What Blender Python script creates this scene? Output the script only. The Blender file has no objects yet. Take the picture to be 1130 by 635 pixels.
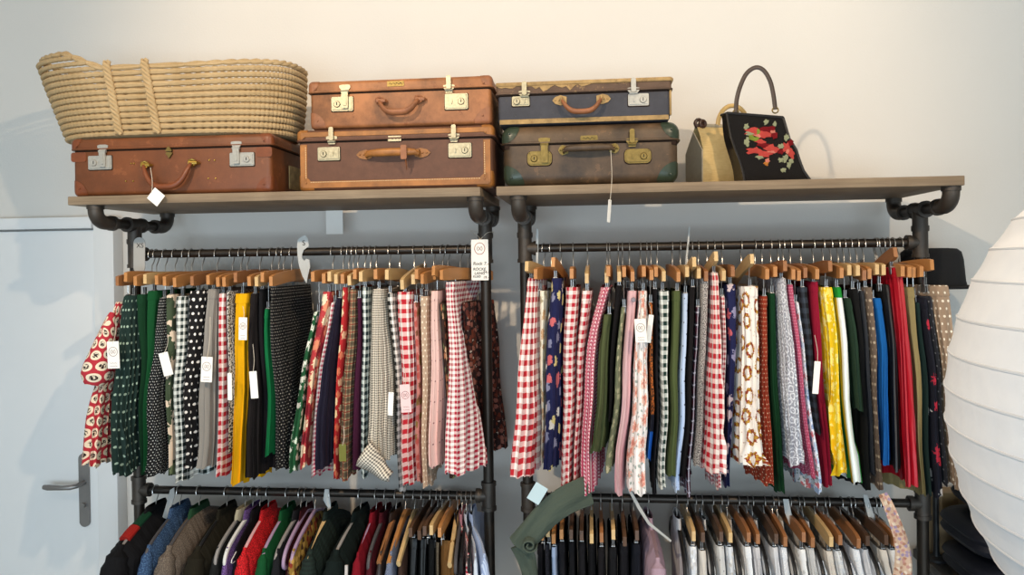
import bpy, bmesh, math, random
from mathutils import Vector, Matrix
random.seed(7)
SC = bpy.context.scene
COL = SC.collection
PI = math.pi
def clamp(x, a=0.0, b=1.0): return a if x < a else b if x > b else x
def lerp(a, b, t): return a + (b - a) * t

# ------------------------------------------------------------------ camera
FW, FH, FPX = 1130, 635, 850.0
YAW, PITCH, ROLL = 0.1028, 0.0080, 0.0133
CAMZ, CAMD = 1.85, 2.469
PPX, PPY = 565.0, 296.8
_F0 = Vector((-math.sin(YAW), math.cos(YAW), 0)); _R0 = Vector((math.cos(YAW), math.sin(YAW), 0)); _U0 = Vector((0, 0, 1))
FWD = (_F0 * math.cos(PITCH) - _U0 * math.sin(PITCH)).normalized()
_U1 = _R0.cross(FWD)
RGT = (_R0 * math.cos(ROLL) - _U1 * math.sin(ROLL)).normalized()
UPV = RGT.cross(FWD).normalized()
EYE = Vector((0, -CAMD, CAMZ))
cd = bpy.data.cameras.new('camera'); cam = bpy.data.objects.new('camera', cd); COL.objects.link(cam)
cd.sensor_fit = 'HORIZONTAL'; cd.sensor_width = 36.0; cd.lens = FPX / FW * 36.0
cd.shift_x = (FW / 2 - PPX) / FW; cd.shift_y = -((FH / 2) - PPY) / FW
cd.clip_start = 0.05; cd.clip_end = 60
m = Matrix((RGT, UPV, -FWD)).transposed().to_4x4(); m.translation = EYE
cam.matrix_world = m
SC.camera = cam

def at(px, py, y):
    """the point of the plane y = const that stands at a pixel of the photograph"""
    d = RGT * (px - PPX) + UPV * (PPY - py) + FWD * FPX
    return EYE + d * ((y - EYE.y) / d.y)
def proj(p):
    v = Vector(p) - EYE; z = v.dot(FWD)
    return PPX + FPX * v.dot(RGT) / z, PPY - FPX * v.dot(UPV) / z

# ------------------------------------------------------------------ objects
def hexc(h):
    h = h.lstrip('#'); r = [int(h[i:i + 2], 16) / 255 for i in (0, 2, 4)]
    return tuple((c / 12.92 if c <= .04045 else ((c + .055) / 1.055) ** 2.4) for c in r) + (1.0,)
_used_labels = {}
def tag(o, label, cat, group=None, kind=None):
    if label: o['label'] = label
    if cat: o['category'] = cat
    if group: o['group'] = group
    if kind: o['kind'] = kind
    return o
def empty(name, loc, label=None, cat=None, group=None, rz=0.0):
    o = bpy.data.objects.new(name, None); COL.objects.link(o); o.location = loc; o.rotation_euler = (0, 0, rz)
    o.empty_display_size = .02
    return tag(o, label, cat, group)

class MB:
    """collects shapes and links them as one mesh object"""
    def __init__(s): s.v = []; s.f = []; s.uv = []; s.mi = []; s.cur = 0
    def add(s, vs, fs, uvs=None):
        b = len(s.v); s.v += [tuple(p) for p in vs]
        for f in fs:
            s.f.append(tuple(b + i for i in f)); s.mi.append(s.cur)
            s.uv.append([uvs[i] for i in f] if uvs else [(0, 0)] * len(f))
        return s
    def bm(s, bmh, M=None):
        bmh.verts.index_update()
        s.add([(M @ v.co if M else v.co.copy()) for v in bmh.verts], [[v.index for v in f.verts] for f in bmh.faces]); bmh.free(); return s
    def box(s, c, size, bev=0.0, seg=2, M=None, keep=None):
        b = bmesh.new(); bmesh.ops.create_cube(b, size=1.0)
        for v in b.verts: v.co = Vector((v.co.x * size[0], v.co.y * size[1], v.co.z * size[2]))
        if bev > 0:
            es = [e for e in b.edges if keep is None or keep(e)]
            bmesh.ops.bevel(b, geom=es, offset=bev, segments=seg, profile=.5, affect='EDGES')
        T = Matrix.Translation(Vector(c)) @ (M.to_4x4() if M else Matrix.Identity(4))
        return s.bm(b, T)
    def tube(s, pts, r, n=8, cap=True, closed=False, flat=1.0, up=None):
        pts = [Vector(p) for p in pts]; m = len(pts)
        rr = r if isinstance(r, (list, tuple)) else [r] * m
        vs, fs, uvs = [], [], []; prev = None; L = 0
        for i, p in enumerate(pts):
            if closed: t = (pts[(i + 1) % m] - pts[i - 1])
            else: t = pts[min(i + 1, m - 1)] - pts[max(i - 1, 0)]
            t = t.normalized() if t.length > 1e-9 else Vector((0, 0, 1))
            if prev is None:
                a = Vector(up) if up else (Vector((0, 0, 1)) if abs(t.z) < .9 else Vector((0, 1, 0)))
                nrm = (a - t * a.dot(t)).normalized()
            else:
                nrm = prev - t * prev.dot(t)
                nrm = nrm.normalized() if nrm.length > 1e-6 else prev
            prev = nrm; bi = t.cross(nrm)
            if i: L += (p - pts[i - 1]).length
            for k in range(n):
                a = 2 * PI * k / n
                vs.append(p + nrm * (math.cos(a) * rr[i]) + bi * (math.sin(a) * rr[i] * flat)); uvs.append((k / n, L))
        rows = m if closed else m - 1
        for i in range(rows):
            j = (i + 1) % m
            for k in range(n): fs.append((i * n + k, i * n + (k + 1) % n, j * n + (k + 1) % n, j * n + k))
        if cap and not closed:
            fs.append(tuple(range(n - 1, -1, -1))); fs.append(tuple((m - 1) * n + k for k in range(n)))
        return s.add(vs, fs, uvs)
    def lathe(s, prof, c=(0, 0, 0), n=32, M=None, sy=1.0):
        vs, fs, uvs = [], [], []
        for i, (r, z) in enumerate(prof):
            for k in range(n):
                a = 2 * PI * k / n; p = Vector((r * math.cos(a), r * math.sin(a) * sy, z))
                if M: p = M @ p
                vs.append(p + Vector(c)); uvs.append((k / n, z))
        for i in range(len(prof) - 1):
            for k in range(n): fs.append((i * n + k, i * n + (k + 1) % n, (i + 1) * n + (k + 1) % n, (i + 1) * n + k))
        return s.add(vs, fs, uvs)
    def cyl(s, a, b, r, n=16, r2=None):
        return s.tube([a, b], [r, r if r2 is None else r2], n)
    def prism(s, pts, depth, origin, ux, uy, un):
        """a closed outline in the plane (ux, uy) given thickness along un"""
        o = Vector(origin); ux, uy, un = Vector(ux), Vector(uy), Vector(un); n = len(pts)
        vs = [o + ux * x + uy * y for x, y in pts] + [o + ux * x + uy * y + un * depth for x, y in pts]
        uvs = [(x, y) for x, y in pts] * 2
        fs = [tuple(range(n - 1, -1, -1)), tuple(range(n, 2 * n))] + [(i, (i + 1) % n, n + (i + 1) % n, n + i) for i in range(n)]
        return s.add(vs, fs, uvs)
    def build(s, name, mat, parent=None, smooth=True, solid=0.0):
        me = bpy.data.meshes.new(name); me.from_pydata(s.v, [], s.f)
        uvl = me.uv_layers.new(name='UVMap'); i = 0; flat = []
        for u in s.uv:
            for q in u: flat += [q[0], q[1]]
        uvl.data.foreach_set('uv', flat)
        mats = mat if isinstance(mat, (list, tuple)) else [mat]
        for mm in mats: me.materials.append(mm)
        me.polygons.foreach_set('material_index', s.mi)
        b = bmesh.new(); b.from_mesh(me); bmesh.ops.recalc_face_normals(b, faces=b.faces); b.to_mesh(me); b.free()
        me.update()
        if smooth:
            me.polygons.foreach_set('use_smooth', [True] * len(me.polygons)); me.set_sharp_from_angle(angle=math.radians(40))
        o = bpy.data.objects.new(name, me); COL.objects.link(o)
        if parent is not None:
            o.parent = parent
            o.matrix_parent_inverse = Matrix.Identity(4)
            me.transform(inv_world(parent))
        if solid:
            md = o.modifiers.new('thickness', 'SOLIDIFY'); md.thickness = solid; md.offset = 0
        return o
def world_of(o):
    M = Matrix.LocRotScale(o.location, o.rotation_euler, o.scale)
    return world_of(o.parent) @ M if o.parent else M
def inv_world(o): return world_of(o).inverted()

# ------------------------------------------------------------------ materials
class NB:
    def __init__(s, name, rough=.85, metal=0.0, spec=.3):
        s.m = bpy.data.materials.new(name); s.m.use_nodes = True; s.t = s.m.node_tree
        s.b = s.t.nodes['Principled BSDF']; s.b.inputs['Roughness'].default_value = rough; s.b.inputs['Metallic'].default_value = metal
        s.b.inputs['Specular IOR Level'].default_value = spec
        s._uv = None; s.o = None
    def n(s, ty, **kw):
        n = s.t.nodes.new(ty)
        for k, v in kw.items(): setattr(n, k, v)
        return n
    def link(s, a, b): s.t.links.new(a, b)
    def put(s, inp, x):
        if hasattr(x, 'is_output') or isinstance(x, bpy.types.NodeSocket): s.link(x, inp)
        else: inp.default_value = x
    def uvv(s):
        if s._uv is None: s._uv = s.n('ShaderNodeTexCoord')
        return s._uv.outputs['UV']
    def obj(s):
        if s._uv is None: s._uv = s.n('ShaderNodeTexCoord')
        return s._uv.outputs['Object']
    def sep(s, v):
        n = s.n('ShaderNodeSeparateXYZ'); s.link(v, n.inputs[0]); return n.outputs
    def m_(s, op, a, b=0.0, c=None):
        n = s.n('ShaderNodeMath', operation=op); s.put(n.inputs[0], a); s.put(n.inputs[1], b)
        if c is not None: s.put(n.inputs[2], c)
        return n.outputs[0]
    def mix(s, f, a, b):
        n = s.n('ShaderNodeMix', data_type='RGBA'); s.put(n.inputs[0], f)
        s.put(n.inputs[6], a); s.put(n.inputs[7], b); return n.outputs[2]
    def vor(s, scale, feature='F1', vec=None, rnd=1.0, sx=1.0, dims='2D'):
        n = s.n('ShaderNodeTexVoronoi', feature=feature, voronoi_dimensions=dims); n.inputs['Scale'].default_value = scale
        n.inputs['Randomness'].default_value = rnd
        v = vec or s.uvv(); s.link(v, n.inputs['Vector']); return n
    def noise(s, scale, vec=None, detail=3.0, dims='2D', rough=.5):
        n = s.n('ShaderNodeTexNoise', noise_dimensions=dims); n.inputs['Scale'].default_value = scale; n.inputs['Detail'].default_value = detail
        n.inputs['Roughness'].default_value = rough
        s.link(vec or s.uvv(), n.inputs['Vector']); return n.outputs['Fac']
    def scale(s, v, sx, sy, sz=1.0):
        n = s.n('ShaderNodeMapping'); s.link(v, n.inputs['Vector']); n.inputs['Scale'].default_value = (sx, sy, sz); return n.outputs[0]
    def ramp(s, f, stops, const=True):
        n = s.n('ShaderNodeValToRGB'); cr = n.color_ramp; cr.interpolation = 'CONSTANT' if const else 'LINEAR'
        while len(cr.elements) < len(stops): cr.elements.new(.5)
        for e, (p, c) in zip(cr.elements, stops): e.position = p; e.color = c
        s.link(f, n.inputs[0]); return n.outputs['Color']
    def bump(s, h, strength=.3, dist=.01):
        n = s.n('ShaderNodeBump'); n.inputs['Strength'].default_value = strength; n.inputs['Distance'].default_value = dist
        s.link(h, n.inputs['Height']); s.link(n.outputs[0], s.b.inputs['Normal'])
    def done(s, color): s.put(s.b.inputs['Base Color'], color); return s.m
H = hexc
def plain(name, h, rough=.85, metal=0.0, spec=.3, var=0.12, scale=30, dims='3D'):
    b = NB(name, rough, metal, spec); c = H(h)
    if not var: return b.done(c)
    f = b.noise(scale, b.obj(), 4, '3D'); d = tuple(x * (1 - var) for x in c[:3]) + (1,); e = tuple(min(1, x * (1 + var)) for x in c[:3]) + (1,)
    return b.done(b.mix(f, d, e))
def cloth_finish(b, color, wrinkle=.35):
    h = b.noise(1.0, b.scale(b.uvv(), 28, 5), 3)
    w = b.noise(1.0, b.scale(b.uvv(), 420, 420), 1)
    b.bump(b.m_('ADD', h, b.m_('MULTIPLY', w, .05)), wrinkle, .012)
    return b.done(color)
def c_plain(h, rough=.9, spec=.2, wr=.4):
    b = NB('cloth_plain', rough, 0, spec); c = H(h); d = tuple(x * .88 for x in c[:3]) + (1,)
    return cloth_finish(b, b.mix(b.noise(1.0, b.scale(b.uvv(), 260, 260), 2), c, d), wr)
def c_gingham(h, s, base='f6efe9', mid=.5):
    b = NB('cloth_gingham'); u, v, _ = b.sep(b.uvv())
    fa = b.m_('LESS_THAN', b.m_('FRACT', b.m_('DIVIDE', u, s)), .5); fb = b.m_('LESS_THAN', b.m_('FRACT', b.m_('DIVIDE', v, s)), .5)
    t = b.m_('MULTIPLY', b.m_('ADD', fa, fb), .5)
    return cloth_finish(b, b.ramp(t, [(0, H(base)), (.3, tuple(lerp(x, y, mid) for x, y in zip(H(base), H(h)))), (.8, H(h))]), .35)
def _lattice(b, s, stagger=True):
    u, v, _ = b.sep(b.uvv()); v2 = b.m_('DIVIDE', v, s); u2 = b.m_('DIVIDE', u, s)
    row = b.m_('FLOOR', v2)
    if stagger: u2 = b.m_('ADD', u2, b.m_('MULTIPLY', b.m_('FLOORED_MODULO', row, 2.0), .5))
    fu = b.m_('SUBTRACT', b.m_('FRACT', u2), .5); fv = b.m_('SUBTRACT', b.m_('FRACT', v2), .5)
    return fu, fv, b.m_('SQRT', b.m_('ADD', b.m_('MULTIPLY', fu, fu), b.m_('MULTIPLY', fv, fv)))
def c_dots(bg, dot, s, r, stag=True, rough=.9):
    b = NB('cloth_dots', rough); _, _, d = _lattice(b, s, stag)
    return cloth_finish(b, b.mix(b.m_('LESS_THAN', d, r), H(bg), H(dot)))
def c_rings(bg, ring, ink, s):
    b = NB('cloth_rings'); fu, fv, d = _lattice(b, s)
    c = b.mix(b.m_('LESS_THAN', d, .42), H(bg), H(ring))
    blob = b.m_('MULTIPLY', b.m_('LESS_THAN', d, .24), b.m_('GREATER_THAN', b.noise(190, None, 2), .46))
    return cloth_finish(b, b.mix(blob, c, H(ink)))
def c_floral(bg, flowers, s, size=.34, leaf=None, leafs=2.2, leafr=.22, core=None, petals=.3):
    b = NB('cloth_floral')
    c = H(bg)
    wob = b.noise(5.0 / s, None, 2)
    if leaf:
        v2 = b.vor(leafs / s); d2 = b.m_('ADD', v2.outputs['Distance'], b.m_('MULTIPLY', b.m_('SUBTRACT', wob, .5), .5))
        c = b.mix(b.m_('LESS_THAN', d2, leafr), c, H(leaf))
    v1 = b.vor(1.0 / s, rnd=.85); d1 = b.m_('ADD', v1.outputs['Distance'], b.m_('MULTIPLY', b.m_('SUBTRACT', wob, .5), petals * 2))
    r = b.sep(v1.outputs['Color'])[0]; n = len(flowers)
    fc = b.ramp(r, [(i / n, H(f)) for i, f in enumerate(flowers)])
    if core: fc = b.mix(b.m_('LESS_THAN', d1, size * .45), fc, H(core))
    return cloth_finish(b, b.mix(b.m_('LESS_THAN', d1, size), c, fc))
def c_wreath(bg, ring1, ring2, s, rin=.2, rout=.36):
    b = NB('cloth_wreath'); v1 = b.vor(1.0 / s, rnd=.55)
    d = b.m_('ADD', v1.outputs['Distance'], b.m_('MULTIPLY', b.m_('SUBTRACT', b.noise(9 / s, None, 2), .5), .22))
    inr = b.m_('MULTIPLY', b.m_('GREATER_THAN', d, rin), b.m_('LESS_THAN', d, rout))
    rc = b.mix(b.m_('GREATER_THAN', b.noise(6 / s, None, 1), .5), H(ring1), H(ring2))
    v2 = b.vor(2.6 / s); spr = b.m_('LESS_THAN', b.m_('ADD', v2.outputs['Distance'], b.m_('MULTIPLY', b.noise(8 / s, None, 1), .3)), .24)
    return cloth_finish(b, b.mix(inr, b.mix(spr, H(bg), H('c9b8ac')), rc))
def c_stripes(stops, s, horiz=False):
    b = NB('cloth_stripes'); u, v, _ = b.sep(b.uvv()); f = b.m_('FRACT', b.m_('DIVIDE', v if horiz else u, s))
    return cloth_finish(b, b.ramp(f, [(p, H(c)) for p, c in stops]))
def c_feather(bg, pale, s):
    b = NB('cloth_feather'); u, v, _ = b.sep(b.uvv()); fu = b.m_('FRACT', b.m_('DIVIDE', u, s))
    a = b.m_('ABSOLUTE', b.m_('SUBTRACT', fu, .5)); chev = b.m_('FRACT', b.m_('ADD', b.m_('DIVIDE', v, s * .45), b.m_('MULTIPLY', a, 2.0)))
    f = b.m_('MULTIPLY', b.m_('LESS_THAN', a, .22), b.m_('LESS_THAN', chev, .55))
    ln = b.m_('GREATER_THAN', a, .44)
    return cloth_finish(b, b.mix(b.m_('MAXIMUM', f, ln), H(bg), H(pale)))
def c_plaid(base, c1, c2, s):
    b = NB('cloth_plaid'); u, v, _ = b.sep(b.uvv()); fu = b.m_('FRACT', b.m_('DIVIDE', u, s)); fv = b.m_('FRACT', b.m_('DIVIDE', v, s))
    c = b.mix(b.m_('MULTIPLY', b.m_('LESS_THAN', fu, .5), .65), H(base), H(c1)); c = b.mix(b.m_('MULTIPLY', b.m_('LESS_THAN', fv, .5), .65), c, H(c1))
    l1 = b.m_('LESS_THAN', b.m_('ABSOLUTE', b.m_('SUBTRACT', fu, .72)), .06); l2 = b.m_('LESS_THAN', b.m_('ABSOLUTE', b.m_('SUBTRACT', fv, .72)), .06)
    return cloth_finish(b, b.mix(b.m_('MAXIMUM', l1, l2), c, H(c2)))
def c_paisley(bg, line, s):
    b = NB('cloth_paisley'); v1 = b.vor(1.0 / s)
    f = b.m_('SINE', b.m_('ADD', b.m_('MULTIPLY', v1.outputs['Distance'], 17), b.m_('MULTIPLY', b.noise(3 / s, None, 2), 5)))
    return cloth_finish(b, b.mix(b.m_('GREATER_THAN', f, .25), H(bg), H(line)))
def c_speck(bg, fg, s, thr=.56):
    b = NB('cloth_speck'); return cloth_finish(b, b.mix(b.m_('GREATER_THAN', b.noise(1.0 / s, None, 2), thr), H(bg), H(fg)))
def c_border(upper, border, edge, v0, v1):
    """pattern above, plain border along the hem between heights v0 and v1"""
    b = NB('cloth_border'); u, v, _ = b.sep(b.uvv())
    z = b.m_('GREATER_THAN', b.noise(120, None, 2), .5); c = b.mix(z, H(upper[0]), H(upper[1]))
    return cloth_finish(b, b.mix(b.m_('LESS_THAN', v, v1), c, b.mix(b.m_('LESS_THAN', v, v0), H(edge), H(border))))
# ------------------------------------------------------------------ layout constants (metres)
WALL = 0.30
RAIL_T, RAIL_B = 1.895, 1.095
PX0, PX1, PX2, PX3 = -1.54, -0.34, -0.212, 1.0        # the four poles
SH0, SH1, SHF, SHB = 2.046, 2.073, -0.235, 0.235       # shelf underside, top, front, back

def struct(o): o['kind'] = 'structure'; return o
# ------------------------------------------------------------------ room
def wall_mat(name, h):
    b = NB(name, .92, 0, .15); n1 = b.noise(3, b.obj(), 4, '3D'); n2 = b.noise(160, b.obj(), 3, '3D')
    c = H(h); d = tuple(x * .95 for x in c[:3]) + (1,)
    b.bump(n2, .12, .004); return b.done(b.mix(n1, d, c))
M_WALL = wall_mat('white_wall_paint', 'dcd7d0')
M_WALL2 = wall_mat('side_wall_paint', 'dcdad6')
M_CEIL = wall_mat('ceiling_paint', 'e4e2de')
M_DOOR = plain('door_lacquer', 'e3e3e2', .45, 0, .4, .02, 6)
b_ = NB('pale_bounce_floor', .5, 0, .4)
_u = b_.scale(b_.obj(), 1.2, 9, 1); _n = b_.noise(1.6, _u, 5, '3D')
M_FLOOR = b_.done(b_.mix(_n, H('a8a49c'), H('bdb9b2')))  # unseen floor, made pale grey to bounce more light onto the lower wall
RX0, RX1, RY0, RZ = -3.4, 3.4, -5.2, 3.45
w = MB(); w.box(((RX0 + RX1) / 2, WALL + .06, RZ / 2), (RX1 - RX0, .12, RZ)); struct(w.build('wall_back', M_WALL, smooth=False))
w = MB(); w.box((RX0 - .06, (RY0 + WALL) / 2, RZ / 2), (.12, WALL - RY0, RZ)); struct(w.build('wall_left', M_WALL2, smooth=False))
w = MB(); w.box((RX1 + .06, (RY0 + WALL) / 2, RZ / 2), (.12, WALL - RY0, RZ)); struct(w.build('wall_right', M_WALL2, smooth=False))
w = MB(); w.box(((RX0 + RX1) / 2, (RY0 + WALL) / 2, -.05), (RX1 - RX0, WALL - RY0, .1)); struct(w.build('floor', M_FLOOR, smooth=False))
w = MB(); w.box(((RX0 + RX1) / 2, (RY0 + WALL) / 2, RZ + .05), (RX1 - RX0, WALL - RY0, .1)); struct(w.build('ceiling', M_CEIL, smooth=False))
# the shop front behind the camera: low sill, posts and lintel around one wide opening
w = MB()
w.box((0, RY0 - .06, .2), (RX1 - RX0, .12, .4)); w.box((0, RY0 - .06, RZ - .25), (RX1 - RX0, .12, .5))
for sx in (-1, 1): w.box((sx * 3.1, RY0 - .06, RZ / 2), (.6, .12, RZ))
struct(w.build('wall_front', M_WALL2, smooth=False))
# door
DX1 = at(107.5, 420, WALL - .03).x; DZ = at(50, 255, WALL - .03).z
DX0 = DX1 - .88
w = MB(); w.box(((DX0 + DX1) / 2, WALL - .018, DZ / 2), (DX1 - DX0, .036, DZ), .004, 2)
door = struct(w.build('door_1', M_DOOR))
CX1 = at(127.5, 420, WALL - .06).x; CZ = at(60, 240, WALL - .06).z
w = MB()
for x0, x1 in ((DX1 + .013, CX1), (DX0 - (CX1 - DX1), DX0 - .013)):
    w.box(((x0 + x1) / 2, WALL - .03, CZ / 2), (x1 - x0, .06, CZ), .003, 2)
w.box(((DX0 + DX1) / 2, WALL - .03, (DZ + .006 + CZ) / 2), (DX1 - DX0 + .012, .06, CZ - DZ - .006), .003, 2)
struct(w.build('trim_1', M_DOOR))
M_STEEL = plain('brushed_steel', '8d8a88', .42, .85, .5, .06, 40)
hp = at(94, 535, WALL - .036)
w = MB(); pl = []
for k in range(24):
    a = 2 * PI * k / 24; pl.append((.021 * math.cos(a), (.118 if math.sin(a) > 0 else -.118) + .021 * math.sin(a)))
w.prism(pl, -.008, (hp.x, WALL - .036, hp.z - .02), (1, 0, 0), (0, 0, 1), (0, 1, 0))
plate = w.build('door_handle', M_STEEL, door)
w = MB()
w.tube([(hp.x, WALL - .044, hp.z + .01), (hp.x, WALL - .085, hp.z + .008), (hp.x - .015, WALL - .098, hp.z + .006), (hp.x - .05, WALL - .1, hp.z + .004), (hp.x - .105, WALL - .097, hp.z + .004), (hp.x - .125, WALL - .092, hp.z + .004)],
       [.009, .009, .0095, .0085, .011, .009], 12)
w.cyl((hp.x, WALL - .044, hp.z - .075), (hp.x, WALL - .056, hp.z - .075), .0095); w.build('lever', M_STEEL, plate)
# ------------------------------------------------------------------ pipe racks
b_ = NB('black_iron_pipe', .42, .75, .5); _n = b_.noise(14, b_.obj(), 4, '3D')
M_PIPE = b_.done(b_.mix(_n, H('2b2725'), H('474039')))
b_ = NB('malleable_fitting', .5, .6, .5); _n = b_.noise(30, b_.obj(), 4, '3D')
M_FIT = b_.done(b_.mix(_n, H('3a3430'), H('574f47')))
PR, RR = .0172, .0135
BZ = SH0 - .052
def rack(name, xa, xb, label, rb=RR):
    t = empty(name, ((xa + xb) / 2, 0, 0), label, 'clothes rack', 'pipe clothes racks')
    for x in (xa, xb):
        w = MB(); w.cyl((x, 0, .02), (x, 0, BZ), PR, 20); w.build('pole', M_PIPE, t)
        w = MB(); w.lathe([(.0, 0), (.045, 0), (.045, .008), (.026, .012), (.024, .035), (PR, .036)], (x, 0, 0), 24); w.build('base_flange', M_FIT, t)
        w = MB(); w.tube([(x, -.155, BZ), (x, .155, BZ)], .0165, 18); w.build('bracket_pipe', M_PIPE, t)
        for s, yy in ((-1, -.205), (1, .205)):
            w = MB(); pts = []; n = 8
            for k in range(n + 1):
                a = PI / 2 * k / n; pts.append((x, yy - s * .045 + s * .045 * math.sin(a), BZ + .036 - .036 * math.cos(a)))
            pts = [(x, yy - s * .075, BZ)] + pts + [(x, yy, SH0 - .004)]
            w.tube(pts, [.0215] + [.0225] * (len(pts) - 1), 18)
            w.tube([(x, yy - s * .088, BZ), (x, yy - s * .072, BZ)], .0245, 18); w.tube([(x, yy, SH0 - .012), (x, yy, SH0)], .0255, 18)
            w.build('elbow', M_FIT, t)
        w = MB(); w.tube([(x, -.042, BZ), (x, .042, BZ)], .0225, 18); w.tube([(x, 0, BZ), (x, 0, BZ - .058)], .0225, 18)
        for p0, p1 in (((x, -.046, BZ), (x, -.034, BZ)), ((x, .034, BZ), (x, .046, BZ)), ((x, 0, BZ - .062), (x, 0, BZ - .048))): w.tube([p0, p1], .0255, 18)
        w.build('tee_fitting', M_FIT, t)
        s = 1 if x == xa else -1
        for z in (RAIL_T, RAIL_B):
            w = MB(); w.tube([(x, 0, z - .042), (x, 0, z + .042)], .0222, 18); w.tube([(x, 0, z), (x + s * .034, 0, z)], .0205, 18)
            for p0, p1 in (((x, 0, z - .046), (x, 0, z - .034)), ((x, 0, z + .034), (x, 0, z + .046)), ((x + s * .028, 0, z), (x + s * .042, 0, z))): w.tube([p0, p1], .0248 if p0[0] == x else .0232, 18)
            w.build('tee_fitting', M_FIT, t)
    for z in (RAIL_T, RAIL_B):
        w = MB(); w.cyl((xa + .03, 0, z), (xb - .03, 0, z), rb, 18); w.build('hanging_rail', M_PIPE, t)
    return t
rack('pipe_clothes_rack', PX0, PX1, 'black iron pipe clothes rack beside the white door, carrying the brown suitcases')
rack('pipe_clothes_rack', PX2, PX3, 'black iron pipe clothes rack under the black embroidered handbag, nearest the paper lantern')
b_ = NB('grey_brown_wood', .6, 0, .3)
_v = b_.scale(b_.obj(), 1.6, 16, 40); _n = b_.noise(3.2, _v, 6, '3D', .62); _n2 = b_.noise(5, b_.scale(b_.obj(), 2.2, .4, .4), 1, '3D')
b_.bump(_n, .15, .003)
M_BOARD = b_.done(b_.mix(_n, b_.mix(_n2, H('85725d'), H('b5a084')), H('5c4b3b')))
SL1 = at(530, 215, SHF).x; SR0 = at(547.5, 208, SHF).x; SRR = at(1065, 200, SHF).x; SLL = at(74.5, 221, SHF).x
for x0, x1, lab in ((SLL, SL1, 'weathered wooden shelf board under the brown suitcases and straw basket'), (SR0, SRR, 'weathered wooden shelf board under the two handbags')):
    w = MB(); w.box(((x0 + x1) / 2, (SHF + SHB) / 2, (SH0 + SH1) / 2), (x1 - x0, SHB - SHF, SH1 - SH0), .0025, 2)
    tag(w.build('shelf_board', M_BOARD), lab, 'shelf', 'shelf boards')
# ------------------------------------------------------------------ light
wd = bpy.data.worlds.new('world'); SC.world = wd; wd.use_nodes = True
bg = wd.node_tree.nodes['Background']; bg.inputs[0].default_value = (.72, .87, 1, 1); bg.inputs[1].default_value = 0.5
def lamp(name, ty, loc, target, energy, color, **kw):
    l = bpy.data.lights.new(name, ty); o = bpy.data.objects.new(name, l); COL.objects.link(o)
    l.energy = energy; l.color = color
    for k, v in kw.items(): setattr(l, k, v)
    o.location = loc; o.rotation_euler = (Vector(target) - Vector(loc)).to_track_quat('-Z', 'Y').to_euler(); return o
WARM = (1, .78, .54)
lamp('ceiling_spot', 'SPOT', (-1.2, -2.5, 3.3), (.5, .3, 2.1), 128, WARM, spot_size=1.7, spot_blend=.55, shadow_soft_size=.035)
lamp('ceiling_spot', 'SPOT', (1.05, -2.4, 3.28), (-1.2, .3, 2.1), 92, WARM, spot_size=1.7, spot_blend=.55, shadow_soft_size=.035)
lamp('shop_window_daylight', 'AREA', (0, RY0 + .05, 1.2), (0, 0, 1.15), 96, (.68, .86, 1.0), shape='RECTANGLE', size=5.2, size_y=1.1)
vs = SC.view_settings; vs.view_transform = 'Standard'; vs.look = 'None'; vs.gamma = 1.0; vs.use_curve_mapping = False; vs.exposure = 0.52
SC.cycles.use_denoising = True
# ------------------------------------------------------------------ suitcases
def leather(name, h, var=.25, rough=.5, scale=18, scuff=None):
    b = NB(name, rough, 0, .4); n = b.noise(scale, b.obj(), 6, '3D', .65); c = H(h)
    d = tuple(x * (1 - var) for x in c[:3]) + (1,); e = tuple(min(1, x * (1 + var)) for x in c[:3]) + (1,)
    col = b.mix(b.m_('MULTIPLY_ADD', b.m_('SUBTRACT', n, .34), 3.0, 0.0), d, e)
    if scuff:
        n2 = b.noise(scale * 2.2, b.obj(), 5, '3D', .7); col = b.mix(b.m_('MULTIPLY', b.m_('GREATER_THAN', n2, .62), .55), col, H(scuff))
    b.bump(b.noise(260, b.obj(), 2, '3D'), .12, .002); return b.done(col)
M_L1 = leather('chestnut_fibre', '6c3d20', .24, .46, 9, '8a5230')
M_L1C = leather('chestnut_corner', '743e22', .18, .4, 24)
M_L2 = leather('brown_canvas', '62402f', .14, .62, 30)
M_L2T = leather('tan_trim', '96602c', .32, .42, 16)
M_L3 = leather('worn_tan_leather', '95603a', .42, .5, 11, '7a4526')
M_L3C = leather('worn_corner', '8e5a3a', .25, .5, 24)
M_L4 = leather('brown_fibre', '4d3b29', .5, .5, 10, '6e5238')
M_L4C = leather('dark_green_corner', '2f3a2c', .2, .3, 20)
M_L5 = leather('slate_canvas', '3b3b42', .15, .7, 20, '4a4744')
M_L5T = leather('frayed_tan_edge', 'a08254', .3, .7, 30, '7a5836')
M_L5L = leather('worn_dark_lid', '5b4638', .25, .7, 18, '9a7b52')
M_DARK = plain('seam_shadow_gap', '2a1c14', .8, 0, .2, 0)
M_CHROME = plain('nickel_plate', 'b0ada5', .35, .45, .5, .22, 140)
M_BONE = plain('aged_nickel', 'a59d84', .42, .75, .5, .4, 130)
M_BRASS = plain('brass', 'a5853f', .3, .9, .5, .12, 50)
M_BRASSD = plain('aged_brass', '7d6a3c', .45, .8, .5, .45, 120)
M_INK = plain('ink', '2c2a2a', .8, 0, .2, 0)
M_HOLE = plain('keyhole', '1a1614', .7, 0, .2, 0)
M_THREAD = plain('cream_thread', 'e2c9a0', .9, 0, .2, 0)
M_CARD = plain('white_card', 'f3efe8', .8, 0, .2, .03, 20)
M_STRING = plain('string', 'cbbfae', .9, 0, .2, 0)

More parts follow.
